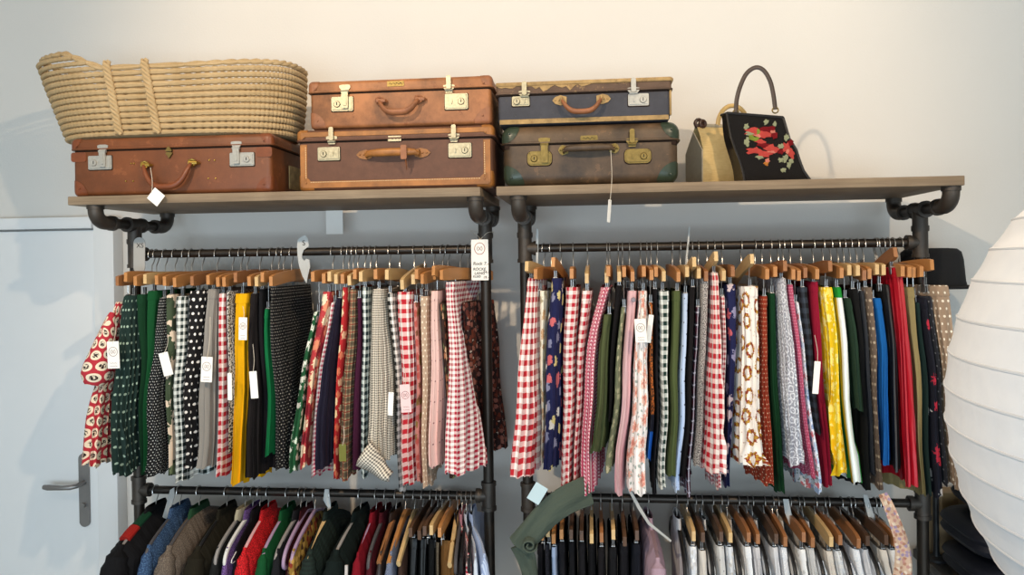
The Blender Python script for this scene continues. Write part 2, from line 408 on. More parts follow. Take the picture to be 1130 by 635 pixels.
def arc_pts(cx, cy, r, a0, a1, n): return [(cx + r * math.cos(lerp(a0, a1, k / n)), cy + r * math.sin(lerp(a0, a1, k / n))) for k in range(n + 1)]
def rrect(w, h, r, n=5):
    p = []
    for cx, cy, a in ((w / 2 - r, h / 2 - r, 0), (-w / 2 + r, h / 2 - r, PI / 2), (-w / 2 + r, -h / 2 + r, PI), (w / 2 - r, -h / 2 + r, 1.5 * PI)): p += arc_pts(cx, cy, r, a, a + PI / 2, n)
    return p
def corner_patch(mb, C, s, R, r, off=.0016):
    """three quarter discs that wrap one rounded corner; C sharp corner, s its outward signs"""
    C, s = Vector(C), Vector(s)
    def rnd(p):
        d = Vector(((p - C)[i] * s[i] for i in range(3)))          # <= 0 towards the inside
        q = Vector((min(d[i], -r) for i in range(3))); e = d - q
        e = e.normalized() * (r + off) if e.length > 1e-9 else e
        o = q + e
        return C + Vector((o[i] * s[i] for i in range(3)))
    for ax in range(3):
        u, v = [k for k in range(3) if k != ax]; N, Mm = 6, 8; vs, fs = [], []
        for i in range(N + 1):
            for j in range(Mm + 1):
                a = PI / 2 * j / Mm; rr = R * i / N; p = C.copy(); p[u] -= s[u] * rr * math.cos(a); p[v] -= s[v] * rr * math.sin(a); vs.append(rnd(p))
        for i in range(N):
            for j in range(Mm): a = i * (Mm + 1) + j; fs.append((a, a + 1, a + Mm + 2, a + Mm + 1))
        mb.add(vs, fs)
def suitcase(name, label, cat_group, yf, depth, x0, x1, z0, zs, z1, r, mb_, ml, mc, Rc, corners_on=('top', 'bottom'), lid_out=.004, seam=None):
    t = empty(name, ((x0 + x1) / 2, yf + depth / 2, z0), label, 'suitcase', cat_group)
    cx, cy = (x0 + x1) / 2, yf + depth / 2; g = .0025
    w = MB(); hb = zs - g - z0
    w.box((cx, cy, z0 + hb / 2), (x1 - x0, depth, hb), r, 4, keep=lambda e: not all(v.co.z > hb / 2 - 1e-5 for v in e.verts)); w.build('base', mb_, t)
    w = MB(); hl = z1 - zs - g
    w.box((cx, cy, z1 - hl / 2), (x1 - x0 + 2 * lid_out, depth + 2 * lid_out, hl), r, 4, keep=lambda e: not all(v.co.z < -hl / 2 + 1e-5 for v in e.verts)); w.build('lid', ml, t)
    w = MB(); w.box((cx, cy, zs), (x1 - x0 - .004, depth - .004, .02), .012, 2, keep=lambda e: abs(e.verts[0].co.z - e.verts[1].co.z) > .001)
    # raised bead along the rim of the lid
    w.build('seam_strip', M_DARK, t)
    w = MB(); lo = lid_out + .0015; pp = rrect(x1 - x0 + 2 * lo, depth + 2 * lo, r + lo, 6)
    w.tube([(cx + p[0], cy + p[1], zs + .0055) for p in pp], .0032, 6, closed=True); w.build('rim_bead', seam or ml, t)
    if mc:
        for zz, sz, o in ((z0, -1, 0), (z1, 1, lid_out)):
            for xx, sx in ((x0, -1), (x1, 1)):
                for yy, sy in ((yf, -1), (yf + depth, 1)):
                    w = MB(); R = min(Rc, (hl if sz > 0 else hb) * .97)
                    corner_patch(w, (xx + sx * o, yy + sy * o, zz), (sx, sy, sz), R, r)
                    if sy < 0:                                      # two little rivets on the front of each corner
                        w.lathe([(0, .004), (.0022, .0035), (.0035, 0)], (0, 0, 0), 8, Matrix.Translation((xx + sx * o - sx * .024, yy - o - .001, zz - sz * .024)) @ Matrix.Rotation(PI / 2, 4, 'X'))
                    w.build('corner_cap', mc, t)
    return t
FX, FZ = Vector((1, 0, 0)), Vector((0, 0, 1))
def latch(t, yf, px0, py0, px1, py1, mat, open_=False, hpx=None, lid_y=.004, kright=True, rr=.004, hasp_top=None):
    """lock plate between two pixels of the front face, its keyhole disc and its hasp"""
    a, b = at(px0, py0, yf), at(px1, py1, yf); c = (a + b) / 2; wd, ht = abs(b.x - a.x), abs(a.z - b.z)
    w = MB(); w.prism(rrect(wd, ht, rr), -.005, (c.x, yf + .001, c.z), FX, FZ, (0, 1, 0))
    w.prism(rrect(wd - .008, ht - .008, rr * .7), -.0075, (c.x, yf + .001, c.z), FX, FZ, (0, 1, 0))
    if open_: w.prism(rrect(.004, .014, .0015), -.009, (c.x + (-wd * .2 if kright else wd * .2), yf - .001, c.z), FX, FZ, (0, 1, 0))
    for sx_ in (-1, 1):
        for sz_ in (-1, 1): w.lathe([(0, .0062), (.0016, .0058), (.0022, .005)], (0, 0, 0), 8, Matrix.Translation((c.x + sx_ * (wd / 2 - .005), yf, c.z + sz_ * (ht / 2 - .005))) @ Matrix.Rotation(PI / 2, 4, 'X'))
    lp = w.build('latch', mat, t)
    w = MB(); w.prism(rrect(wd + .004, ht + .004, rr), -.0016, (c.x, yf + .001, c.z - .001), FX, FZ, (0, 1, 0)); w.build('edge_shade', M_DARK, lp)  # dark rim round the lock plate: edge shading put in as colour
    kx = c.x + (wd * .22 if kright else -wd * .22)
    w = MB(); w.lathe([(0, .0105), (.0085, .0105), (.0105, .007), (.0105, .005)], (0, 0, 0), 20, Matrix.Translation((kx, yf, c.z - .001)) @ Matrix.Rotation(PI / 2, 4, 'X')); w.build('lock_disc', mat, lp)
    w = MB(); w.box((kx, yf - .0108, c.z), (.0022, .001, .009)); w.build('keyhole', M_HOLE, lp)
    hx = (at(hpx, py0, yf).x if hpx else c.x + (-wd * .2 if kright else wd * .2))
    ht_ = at(px0, hasp_top, yf).z if hasp_top else c.z + ht / 2 + .03
    w = MB(); yl = yf - lid_y
    hz = c.z + ht / 2
    # fixed hinge leaf on the lid: an eared plate
    top = ht_ if not open_ else ht_ - .012
    ear = [(-.010, -.012), (.010, -.012), (.012, -.002), (.017, .004), (.017, .011), (.009, .013), (-.009, .013), (-.017, .011), (-.017, .004), (-.012, -.002)]
    w.prism(ear, -.004, (hx, yl, top - .012), FX, FZ, (0, 1, 0))
    if open_:
        w.prism(rrect(.014, .04, .005), -.005, (hx, yl - .006, top + .006), FX, FZ, (0, 1, -.18))
        w.tube([(hx - .011, yl - .006, top - .016), (hx + .011, yl - .006, top - .016)], .004, 8)
    else:
        w.tube([(hx - .012, yl - .005, top - .02), (hx + .012, yl - .005, top - .02)], .0042, 8)
        zb = c.z - ht * .34
        w.prism(rrect(.02, max(.014, top - .02 - zb), .003), -.005, (hx, yf - .0075, (top - .02 + zb) / 2), FX, FZ, (0, 1, 0))
        w.prism(rrect(.011, max(.01, (top - .02 - zb) * .7), .003), -.007, (hx, yf - .0075, (top - .02 + zb) / 2), FX, FZ, (0, 1, 0))
    w.build('hasp', mat, lp)
def arc_handle(t, yf, pl, pr, pydrop, mat, r=.009, out=.03, flat=1.0, mounts=None, mmat=None, name='handle', pad=None):
    a, b = at(pl[0], pl[1], yf), at(pr[0], pr[1], yf); c = at((pl[0] + pr[0]) / 2, pydrop, yf)
    dz = (a.z + b.z) / 2 - c.z; pts = [(a.x, yf - .012, a.z), (a.x + .001, yf - .02, a.z - .004)]
    for k in range(1, 16):
        s = k / 16; e = abs(2 * s - 1) ** 3.2
        pts.append((lerp(a.x, b.x, s), yf - .02 - (out - .02) * math.sin(PI * s) ** .5, lerp(a.z, b.z, s) - dz * (1 - e)))
    pts += [(b.x - .001, yf - .02, b.z - .004), (b.x, yf - .012, b.z)]
    rad = [r * .55] * 2 + [r * lerp(.7, 1.0, min(1, math.sin(PI * k / 16) * 1.4)) for k in range(1, 16)] + [r * .55] * 2
    h = MB().tube(pts, rad, 12, flat=flat).build(name, mat, t)
    for p, s in ((a, -1), (b, 1)):
        w = MB()
        if pad:
            L = pad; pts2 = arc_pts(0, 0, .014, PI * .55, PI * 1.45, 6)
            ol = [(s * (.012), .014), (s * (.012), -.014)] + ([(s * -L * .4, -.012), (s * -L, 0), (s * -L * .4, .012)] if False else [])
            ol = [(-s * .014, .010), (-s * .014, -.010), (s * .004, -.015), (s * L * .7, -.010), (s * L, 0), (s * L * .7, .010), (s * .004, .015)]
            w.prism(ol, -.004, (p.x, yf, p.z), FX, FZ, (0, 1, 0))
            for q in (.3, .65): w.lathe([(0, .003), (.002, .0025), (.003, 0)], (0, 0, 0), 8, Matrix.Translation((p.x + s * L * q, yf - .004, p.z)) @ Matrix.Rotation(PI / 2, 4, 'X'))
            w.tube([(p.x, yf - .004, p.z + .009), (p.x, yf - .02, p.z + .006), (p.x, yf - .022, p.z - .004), (p.x, yf - .012, p.z - .009), (p.x, yf - .004, p.z - .009)], .0025, 6)
        else:
            w.tube([(p.x + .011 * math.cos(q * PI / 4), yf - .012 + .004 * math.sin(q * PI / 2), p.z + .011 * math.sin(q * PI / 4)) for q in range(8)], .003, 8, closed=True)
            w.tube([(p.x - .004 , yf, p.z), (p.x - .004 , yf - .016, p.z), (p.x + .016, yf - .014, p.z), (p.x + .02, yf - .005, p.z)], [.007, .0075, .006, .004], 8)
        w.build('handle_mount', mmat or mat, t)
    return h
G_S = 'vintage suitcases on the shelf boards'
# lower left, chestnut
YF = -.205
a, b = at(80.5, 216, YF), at(300, 213, YF); zt = at(82, 153.5, YF).z; zs = at(82, 167.5, YF).z
z0 = SH1 + .0025
s1 = suitcase('suitcase', 'chestnut brown suitcase with chrome latches lying under the straw basket', G_S, YF, .33, a.x, b.x, z0, zs, zt, .016, M_L1, M_L1, M_L1C, .05)
S1TOP = zt; S1X = (a.x, b.x)
latch(s1, YF, 98, 172.5, 124, 187, M_CHROME, kright=False, hpx=115, hasp_top=161)
latch(s1, YF, 254, 169, 281, 183, M_CHROME, kright=True, hpx=262, hasp_top=157)
arc_handle(s1, YF, (162, 183), (214, 180.5), 207.5, M_L1C, .0095, .034, mmat=M_BRASS)
w = MB(); p = at(187.5, 168, YF)
w.prism([(-.011, .004), (0, .018), (.011, .004), (.008, .001), (-.008, .001)], -.009, (p.x, YF, p.z), FX, FZ, (0, 1, 0))
w.prism([(-.011, -.004), (-.008, -.001), (.008, -.001), (.011, -.004), (0, -.02)], -.007, (p.x, YF, p.z), FX, FZ, (0, 1, 0)); w.build('clasp', M_BRASSD, s1)
w = MB()
for px, py in ((145, 180.5), (148, 180.5), (139, 200), (147, 200), (231, 177), (237, 177), (230, 197), (238, 197)):
    p = at(px, py, YF); w = MB(); w.lathe([(0, .003), (.0022, .0025), (.0032, 0)], (0, 0, 0), 8, Matrix.Translation((p.x, YF, p.z)) @ Matrix.Rotation(PI / 2, 4, 'X')); w.build('rivet', M_BRASS, s1)
w = MB(); w.box((S1X[1] + .001, YF + .2, z0 + .06), (.003, .13, .075), .001, 1); w.build('luggage_sticker', leather('torn_paper_label', 'b59b6a', .35, .8, 30, '8f6a3c'), s1)
for xx in (S1X[0] + .022, S1X[1] - .022):
    w = MB(); w.prism(rrect(.05, .03, .008), -.0018, (xx, YF, zs - .018), FX, FZ, (0, 1, 0)); w.build('corner_tab', M_L1C, s1)
# lower middle, brown canvas with tan trim
a, b = at(330, 213, YF), at(544, 209, YF); zt = at(330, 144, YF).z; zs = at(330, 158, YF).z
s2 = suitcase('suitcase', 'brown canvas suitcase with tan stitched leather trim, lowest beneath the worn tan suitcase', G_S, YF, .33, a.x, b.x, z0, zs, zt, .014, M_L2, M_L2, M_L2T, .048, seam=M_L2)
S2TOP = zt; S2X = (a.x, b.x)
w = MB(); tw = .021
def strip(x0, x1, zz0, zz1, y): w.box(((x0 + x1) / 2, y, (zz0 + zz1) / 2), (x1 - x0, .0024, zz1 - zz0), .0008, 1)
strip(a.x + .012, b.x - .012, z0 + .008, z0 + .008 + tw, YF - .0006); strip(a.x + .006, a.x + .006 + tw, z0 + .012, zs - .006, YF - .0004); strip(b.x - .006 - tw, b.x - .006, z0 + .012, zs - .006, YF - .0004)
strip(a.x + .01, b.x - .01, zt - .006 - tw * .8, zt - .008, YF - .0046)
w.build('leather_trim', M_L2T, s2)
w = MB()
n = 70
for k in range(n):
    xx = lerp(a.x + .04, b.x - .04, k / (n - 1)); w.box((xx, YF - .002, z0 + .026), (.0048, .0014, .0014))
for k in range(14):
    zz = lerp(z0 + .04, zs - .016, k / 13); w.box((a.x + .0235, YF - .0018, zz), (.0014, .0014, .0045)); w.box((b.x - .0235, YF - .0018, zz), (.0014, .0014, .0045))
w.build('stitching', M_THREAD, s2)
latch(s2, YF, 351, 163, 375.5, 177, M_BONE, True, hpx=367, kright=False, hasp_top=147)
latch(s2, YF, 495, 158.5, 520.5, 173.5, M_BONE, True, hpx=501.5, kright=True, hasp_top=144)
w = MB(); p = at(436, 153.3, YF); w.prism(rrect(.04, .016, .002), -.0025, (p.x, YF - .004, p.z), FX, FZ, (0, 1, 0)); bd = w.build('maker_plate', M_BONE, s2)
w = MB(); w.tube([(p.x - .014 + k * .0035, YF - .0072, p.z + .003 * math.sin(k * 2.1)) for k in range(9)], .0007, 4); w.build('maker_script', M_INK, bd)
h2 = arc_handle(s2, YF, (405.5, 171), (463, 169), 169.5, M_L2T, .0115, .03, flat=.62, mmat=M_L2T, pad=.034)
p = at(449, 170, YF)
w = MB(); w.prism(rrect(.018, .042, .004), -.006, (p.x, YF - .037, p.z), FX, FZ, (0, 1, 0)); w.tube([(p.x + .004, YF - .036, p.z - .018), (p.x + .005, YF - .03, p.z - .035), (p.x + .003, YF - .018, p.z - .05)], [.0055, .005, .002], 6, flat=.4); w.build('keeper_strap', M_L3C, s2)
# upper middle, worn tan
YG = -.195
a, b = at(342.5, 143, YG), at(542, 139, YG); z0 = S2TOP + .0045; zt = at(342, 90.5, YG).z; zs = at(342, 104.5, YG).z
s3 = suitcase('suitcase', 'worn tan leather suitcase lying on top of the brown canvas suitcase', G_S, YG, .31, a.x, b.x, z0, zs, zt, .013, M_L3, M_L3, M_L3C, .05)
latch(s3, YG, 366, 107.5, 390, 122.5, M_BONE, kright=False, hpx=381.5, hasp_top=95)
latch(s3, YG, 491, 104, 516.5, 120.5, M_BONE, True, hpx=496, kright=True, hasp_top=90)
arc_handle(s3, YG, (420, 112.5), (463, 110.5), 126.5, M_L3C, .0105, .036, flat=.7, mmat=M_L3C)
w = MB(); p = at(437, 92.8, YG); w.prism(rrect(.052, .016, .002), -.002, (p.x, YG - .004, p.z), FX, FZ, (0, 1, 0)); bd = w.build('maker_plate', M_BRASSD, s3)
w = MB(); w.tube([(p.x - .02 + k * .004, YG - .0066, p.z + .003 * math.sin(k * 2.3)) for k in range(11)], .0008, 4); w.build('maker_script', M_INK, bd)
# lower right, rounded brown fibre with dark green corners
a, b = at(555.5, 202, YF), at(749, 198.5, YF); z0 = SH1 + .0025; zt = at(556, 139.5, YF).z; zs = at(556, 161, YF).z
s4 = suitcase('suitcase', 'dark brown fibre suitcase with green rounded corners, lowest beneath the slate suitcase', G_S, YF, .33, a.x, b.x, z0, zs, zt, .03, M_L4, M_L4, M_L4C, .062)
S4TOP = zt; S4X = (a.x, b.x)
latch(s4, YF, 582, 167.5, 609, 182.5, M_BRASSD, kright=False, hpx=601, hasp_top=153.5, rr=.014)
latch(s4, YF, 689, 165, 718.5, 180, M_BRASSD, True, hpx=697.5, kright=True, hasp_top=149, rr=.014)
arc_handle(s4, YF, (622, 166), (677.5, 164), 164.5, M_L4, .0105, .03, flat=.7, mmat=M_BRASSD, pad=.016)
w = MB(); p = at(650, 153, YF); w.prism(rrect(.05, .016, .004), -.0025, (p.x, YF - .004, p.z), FX, FZ, (0, 1, 0)); bd = w.build('maker_plate', M_BRASSD, s4)
w = MB(); w.tube([(p.x - .018 + k * .0036, YF - .0072, p.z + .003 * math.sin(k * 1.9)) for k in range(11)], .0008, 4); w.build('maker_script', M_INK, bd)
# upper right, slate with frayed tan edges
a, b = at(550, 138, YG), at(739.5, 135.5, YG); z0 = S4TOP + .0045; zt = at(550, 93, YG).z; zs = at(550, 106.5, YG).z
s5 = suitcase('suitcase', 'slate coloured suitcase with frayed tan edges lying on the dark brown suitcase', G_S, YG, .31, a.x, b.x, z0, zs, zt, .01, M_L5, M_L5L, None, .04, lid_out=.005, seam=M_L5L)
w = MB()
strip(a.x + .004, b.x - .004, z0 + .002, z0 + .016, YG - .0005)
w.box(((a.x + b.x) / 2, YG - .002, zt - .004), (b.x - a.x + .012, .016, .012), .004, 2)
w.box((b.x + .004, YG + .15, zt - .004), (.014, .3, .012), .004, 2); w.box((b.x + .002, YG + .008, (z0 + zt) / 2), (.006, .012, zt - z0 - .03), .002, 1)
rnd = random.Random(3); n = 26; top, bot = [], []
for k in range(n):
    xx = lerp(a.x, lerp(a.x, b.x, .56), k / (n - 1)); bot.append((xx, zt - .008 - rnd.uniform(0, .012) - (.01 if k in (12, 13, 19) else 0))); top.append((xx, zt - .004))
w.prism(bot + top[::-1], -.0015, (0, YG - .0055, 0), FX, FZ, (0, 1, 0))
w.build('frayed_edging', M_L5T, s5)
latch(s5, YG, 565, 107, 584.5, 117, M_BONE, True, hpx=579, kright=False, hasp_top=97)
latch(s5, YG, 693, 104, 716, 116.5, M_CHROME, True, hpx=699, kright=True, hasp_top=93)
arc_handle(s5, YG, (620, 111), (663.5, 109.5), 125.5, M_L3C, .0085, .034, flat=.8, mmat=M_L5T, pad=.028)
# ------------------------------------------------------------------ moses basket
b_ = NB('palm_straw', .75, 0, .25)
u, v, _ = b_.sep(b_.uvv()); _n = b_.noise(9, b_.obj(), 4, '3D'); _n2 = b_.noise(70, b_.obj(), 2, '3D')
M_STRAW = b_.done(b_.mix(_n2, b_.mix(_n, H('8f744c'), H('bba077')), b_.mix(_n, H('a58960'), H('cab28c'))))
BX0, BX1 = at(79, 152, -.03).x, at(327, 148, -.03).x
BCX, BCY, BZ0 = (BX0 + BX1) / 2, -.03, S1TOP + .006
bk = empty('moses_basket', (BCX, BCY, BZ0), 'pale straw moses basket with a raised hood end on the chestnut suitcase', 'basket')
AX, AY = (BX1 - BX0) / 2, .16; NR = 11; H0 = .212; H1 = .268
def plan(th, zf):
    """outline of the basket at a height fraction: an oval that leans outwards"""
    ct, st = math.cos(th), math.sin(th); e = .62
    gx = 1 + (-.065 + .215 * zf if ct < 0 else .035 * zf + .02 * math.sin(min(zf, 1) * PI * .8)); gy = 1 + .1 * zf
    return BCX + AX * gx * math.copysign(abs(ct) ** e, ct), BCY + AY * gy * math.copysign(abs(st) ** .8, st)
def rimh(th):
    x = plan(th, 1)[0]; s = (x - (BCX - AX)) / (2 * AX)
    return lerp(H1, H0, clamp((s - .12) / .17) ** 1.0 * (1)) + .016 * clamp((s - .6) / .4) ** 1.5 * 1.0
def coil_ring(z, r, a0=0, a1=2 * PI, closed=True, name='coil'):
    n = int(300 * (a1 - a0) / (2 * PI)); pts, rad = [], []
    for k in range(n):
        th = a0 + (a1 - a0) * k / (n if closed else n - 1); zz = z * (1 + (rimh(th) / H0 - 1) * (.9 if math.cos(th) > 0 else 0))
        x, y = plan(th, z / H0); pts.append((x, y, BZ0 + zz)); rad.append(r * (1.05, 1.02, .8)[k % 3])
    return MB().tube(pts, rad, 8, closed=closed, cap=not closed).build(name, M_STRAW, bk)
for k in range(NR): coil_ring(.009 + k * (H0 - .012) / (NR - .2), .0094 if k else .0085)
for k in range(1, 4):                                              # extra courses that only run round the hood end
    z = .194 + k * .0186
    s_ = clamp(1 - (z - H0) / (H1 - H0)); xl = BCX - AX + (.12 + .17 * s_) * 2 * AX
    lo = None
    for q in range(200):
        th = PI / 2 + (PI / 2) * q / 200
        if plan(th, 1)[0] < xl: lo = th; break
    lo = lo or PI * .7
    coil_ring(z, .0078, lo, 2 * PI - lo, False)
for dy in (0, 1):
    pts, rad = [], []
    for k in range(260):
        th = 2 * PI * k / 260; x, y = plan(th, 1.02); sgn = PI * dy + k * .55
        pts.append((x + .004 * math.cos(sgn), y + .004 * math.sin(sgn), BZ0 + rimh(th) + .004 * math.sin(sgn))); rad.append(.0065)
    MB().tube(pts, rad, 7, closed=True).build('braided_rim', M_STRAW, bk)
for sy in (-1, 1):
    for s0, lean in ((.36, .03), (.52, .03)):
        w = MB(); X0 = BCX - AX + s0 * 2 * AX
        for q in range(3):
            pts = []
            for k in range(44):
                z = lerp(.004, H0 + .02, k / 43); ph = k * .75 + q * 2 * PI / 3; xx = X0 - lean * z / H0
                ca = clamp((xx - BCX) / (AX * 1.06), -1, 1); ct = math.copysign(abs(ca) ** (1 / .62), ca); st = math.sqrt(max(0, 1 - ct * ct))
                yy = BCY + sy * (AY * (1 + .1 * z / H0) * st ** .8 + .012 + (-.008 if k > 41 else 0))
                pts.append((xx + .0085 * math.sin(ph), yy + .004 * math.cos(ph), BZ0 + z))
            w.tube(pts, .0058, 7)
        w.build('braided_band', M_STRAW, bk)
bot = MB(); N = 48; bot.add([(BCX, BCY, BZ0 + .006)] + [(*plan(2 * PI * k / N, 0), BZ0 + .006) for k in range(N)], [(0, 1 + k, 1 + (k + 1) % N) for k in range(N)]); bot.build('woven_bottom', M_STRAW, bk, solid=.006)
# ------------------------------------------------------------------ small straw handbag
b_ = NB('raffia_weave', .8, 0, .25); _n = b_.noise(1.0, b_.scale(b_.obj(), 40, 40, 240), 3, '3D'); _n2 = b_.noise(60, b_.obj(), 3, '3D')
b_.bump(_n, .4, .004); M_RAF = b_.done(b_.mix(b_.m_('MULTIPLY', b_.m_('ADD', _n, _n2), .5), H('b4935a'), H('d9c08a')))
M_GUS = leather('pale_grey_gusset', 'a89c86', .1, .6, 20)
M_TORT = leather('dark_clasp', '43291d', .3, .35, 40)
M_HORN = leather('horn_ring', 'c9a669', .15, .35, 20)
ha = at(766, 198, -.0); hb_ = at(816, 197, -.0)
hbz = SH1 + .001; yaw2 = .35; hl = hb_.x - ha.x + .035; hd = .105; hh = at(790, 141, .06).z - SH1
hx, hy = (ha.x + hb_.x) / 2 + .02, .075
sb = empty('straw_handbag', (hx, hy, hbz), 'small natural straw handbag behind the black embroidered handbag', 'handbag', None, yaw2)
RM = Matrix.Translation((hx, hy, hbz)) @ Matrix.Rotation(yaw2, 4, 'Z')
def bagloft(rings):
    vs, fs = [], []; n = len(rings[0])
    for r in rings: vs += [RM @ Vector(p) for p in r]
    for i in range(len(rings) - 1):
        for k in range(n): fs.append((i * n + k, i * n + (k + 1) % n, (i + 1) * n + (k + 1) % n, (i + 1) * n + k))
    fs.append(tuple(range(n - 1, -1, -1))); fs.append(tuple((len(rings) - 1) * n + k for k in range(n)))
    return vs, fs
def bagring(L, D, z, pinch=0.0):
    out = []
    for x, y in ((-1, -1), (-.6, -1.03), (0, -1.06), (.6, -1.03), (1, -1), (1 - pinch, 0), (1, 1), (.6, 1.03), (0, 1.06), (-.6, 1.03), (-1, 1), (-1 + pinch, 0)): out.append((x * L / 2, y * D / 2, z))
    return out
w = MB(); w.add(*bagloft([bagring(hl * .98, hd * .96, .0005), bagring(hl, hd, .006), bagring(hl * .99, hd * 1.02, hh * .35), bagring(hl * .98, hd, hh * .62, .03), bagring(hl * .95, hd * .62, hh * .82, .16), bagring(hl * .93, hd * .16, hh, .22)])); w.build('body', M_RAF, sb, solid=0)
for s in (-1, 1):
    w = MB()
    ol = [(s * hl * .501, -hd * .52, .004), (s * hl * .501, hd * .52, .004), (s * hl * .497, hd * .53, hh * .6), (s * hl * .47, 0.01, hh * .93), (s * hl * .497, -hd * .53, hh * .6)]
    ol2 = [(p[0] + s * .004, p[1], p[2]) for p in ol]; vs = [RM @ Vector(p) for p in ol + ol2]
    w.add(vs, [(0, 1, 2, 3, 4), (9, 8, 7, 6, 5)] + [(i, (i + 1) % 5, 5 + (i + 1) % 5, 5 + i) for i in range(5)])
    w.build('gusset', M_GUS, sb)
w = MB(); w.tube([RM @ Vector((-hl * .47, 0, hh + .004)), RM @ Vector((hl * .47, 0, hh + .004))], .0085, 8); w.build('frame_bar', M_GUS, sb)
w = MB(); pz = hh + .012
w.tube([RM @ Vector((-hl * .42 + .012 * math.cos(q), -.004, pz + .012 * math.sin(q))) for q in [k * PI / 6 for k in range(12)]], .006, 8, closed=True)
w.tube([RM @ Vector((-hl * .36 + .01 * math.cos(q), -.01, pz - .002 + .01 * math.sin(q))) for q in [k * PI / 6 for k in range(12)]], .0055, 8, closed=True); w.build('clasp', M_TORT, sb)
w = MB(); w.tube([RM @ Vector((.052 + .055 * math.cos(q), .0, hh + .006 + .068 * math.sin(q))) for q in [PI * k / 20 for k in range(21)]], .0075, 10); w.build('ring_handle', M_HORN, sb)
# ------------------------------------------------------------------ black embroidered handbag, slouching to the left
b_ = NB('black_needlepoint', .9, 0, .2); _n = b_.noise(300, b_.obj(), 2, '3D'); b_.bump(_n, .4, .002); M_NEED = b_.done(b_.mix(_n, H('0f0d0d'), H('1b1817')))
M_BLK = leather('black_leather', '1d1918', .2, .35, 30); M_STRAP = leather('dark_brown_strap', '3d2f28', .25, .45, 30)
YB = -.12
P = [at(*q, YB) for q in ((822, 197), (895, 196), (867, 128), (804, 123))]
zb = SH1 + .0045
def bagsec(f, dep, inset=0.0):
    """front and back edge of the bag at height fraction f"""
    bl, br, tr, tl = P; e = .011 * math.sin(f * PI * 2.2) * (1 if f < .95 else 0)
    zl, zr = lerp(zb, tl.z, f), lerp(zb, tr.z, f)
    xl, xr = lerp(bl.x, tl.x, f ** .9) + e * .4 + inset, lerp(br.x, tr.x, f) - abs(e) * .8 - inset
    yfr = lerp(YB, YB + .03, f)
    return (xl, yfr, zl), (xr, yfr, zr), (xr - .005, yfr + dep, zr), (xl - .012, yfr + dep, zl)
bb = empty('embroidered_handbag', ((P[0].x + P[1].x) / 2, YB + .05, SH1), 'black handbag with embroidered red flowers and an upright strap on the shelf', 'handbag')
N = 14; fr, bkk, sd, vs, fs = [], [], [], [], []
def dep(f): return lerp(.10, .028, f ** .8)
w = MB(); vs, fs = [], []; SEG = 16
for i in range(N + 1):
    f = i / N; q = bagsec(f, dep(f))
    for k in range(SEG + 1): s = k / SEG; vs.append(Vector(q[0]).lerp(Vector(q[1]), s) + Vector((0, -.010 * math.sin(PI * s) * math.sin(PI * f), 0)))
for i in range(N):
    for k in range(SEG): a_ = i * (SEG + 1) + k; fs.append((a_, a_ + 1, a_ + SEG + 2, a_ + SEG + 1))
w.add(vs, fs); FRONTV = vs; w.build('front_panel', M_NEED, bb)
w = MB(); vs, fs = [], []
for i in range(N + 1):
    f = i / N; q = [Vector(p) for p in bagsec(f, dep(f))]; pin = .012 * math.sin(PI * f)
    vs += [q[1], (q[1] + q[2]) / 2 + Vector((-pin, 0, 0)), q[2], q[3], (q[0] + q[3]) / 2 + Vector((pin, 0, 0)), q[0]]
for i in range(N):
    for k in range(5): a_ = i * 6 + k; fs.append((a_, a_ + 1, a_ + 7, a_ + 6))
fs.append((0, 1, 2, 3, 4, 5)); fs.append(tuple(N * 6 + k for k in range(6))); w.add(vs, fs); w.build('gusset_and_back', M_BLK, bb)
w = MB(); q = [Vector(p) for p in bagsec(1, dep(1))]
for i0, i1 in ((0, 1), (3, 2)): w.tube([q[i0] + Vector((0, 0, .001)), q[i1] + Vector((0, 0, .001))], .0045, 8)
w.tube([q[1], q[2]], .004, 8); w.tube([q[0], q[3]], .004, 8); w.build('frame', M_BLK, bb)
for e_ in (0, 1):
    w = MB(); f = [Vector(bagsec(k / 6, dep(k / 6))[e_]) for k in range(7)]; w.tube(f, .004, 6); w.build('piping', M_BLK, bb)
# strap
ym = YB + .04; sp = [at(*q, ym) for q in ((812, 124), (813, 110), (817, 95), (824, 81), (834, 74.5), (843, 78), (850, 90), (853.5, 105), (855.5, 121))]
def spline(pts, n):
    pts = [Vector(p) for p in pts]; out = []
    for i in range(len(pts) - 1):
        p0, p1, p2, p3 = pts[max(i - 1, 0)], pts[i], pts[i + 1], pts[min(i + 2, len(pts) - 1)]
        for k in range(n):
            t = k / n; out.append(.5 * ((2 * p1) + (p2 - p0) * t + (2 * p0 - 5 * p1 + 4 * p2 - p3) * t * t + (3 * p1 - p0 - 3 * p2 + p3) * t ** 3))
    return out + [pts[-1]]
w = MB(); w.tube(spline(sp, 5), .0022, 8, up=(0, 1, 0), flat=3.0); w.build('strap', M_STRAP, bb)
w = MB()
for p in (sp[0], sp[-1]):
    w = MB(); w.tube([p + Vector((.009 * math.cos(k * PI / 5), 0, -.002 + .009 * math.sin(k * PI / 5))) for k in range(10)], .0022, 6, closed=True); w.build('strap_ring', M_BRASSD, bb)
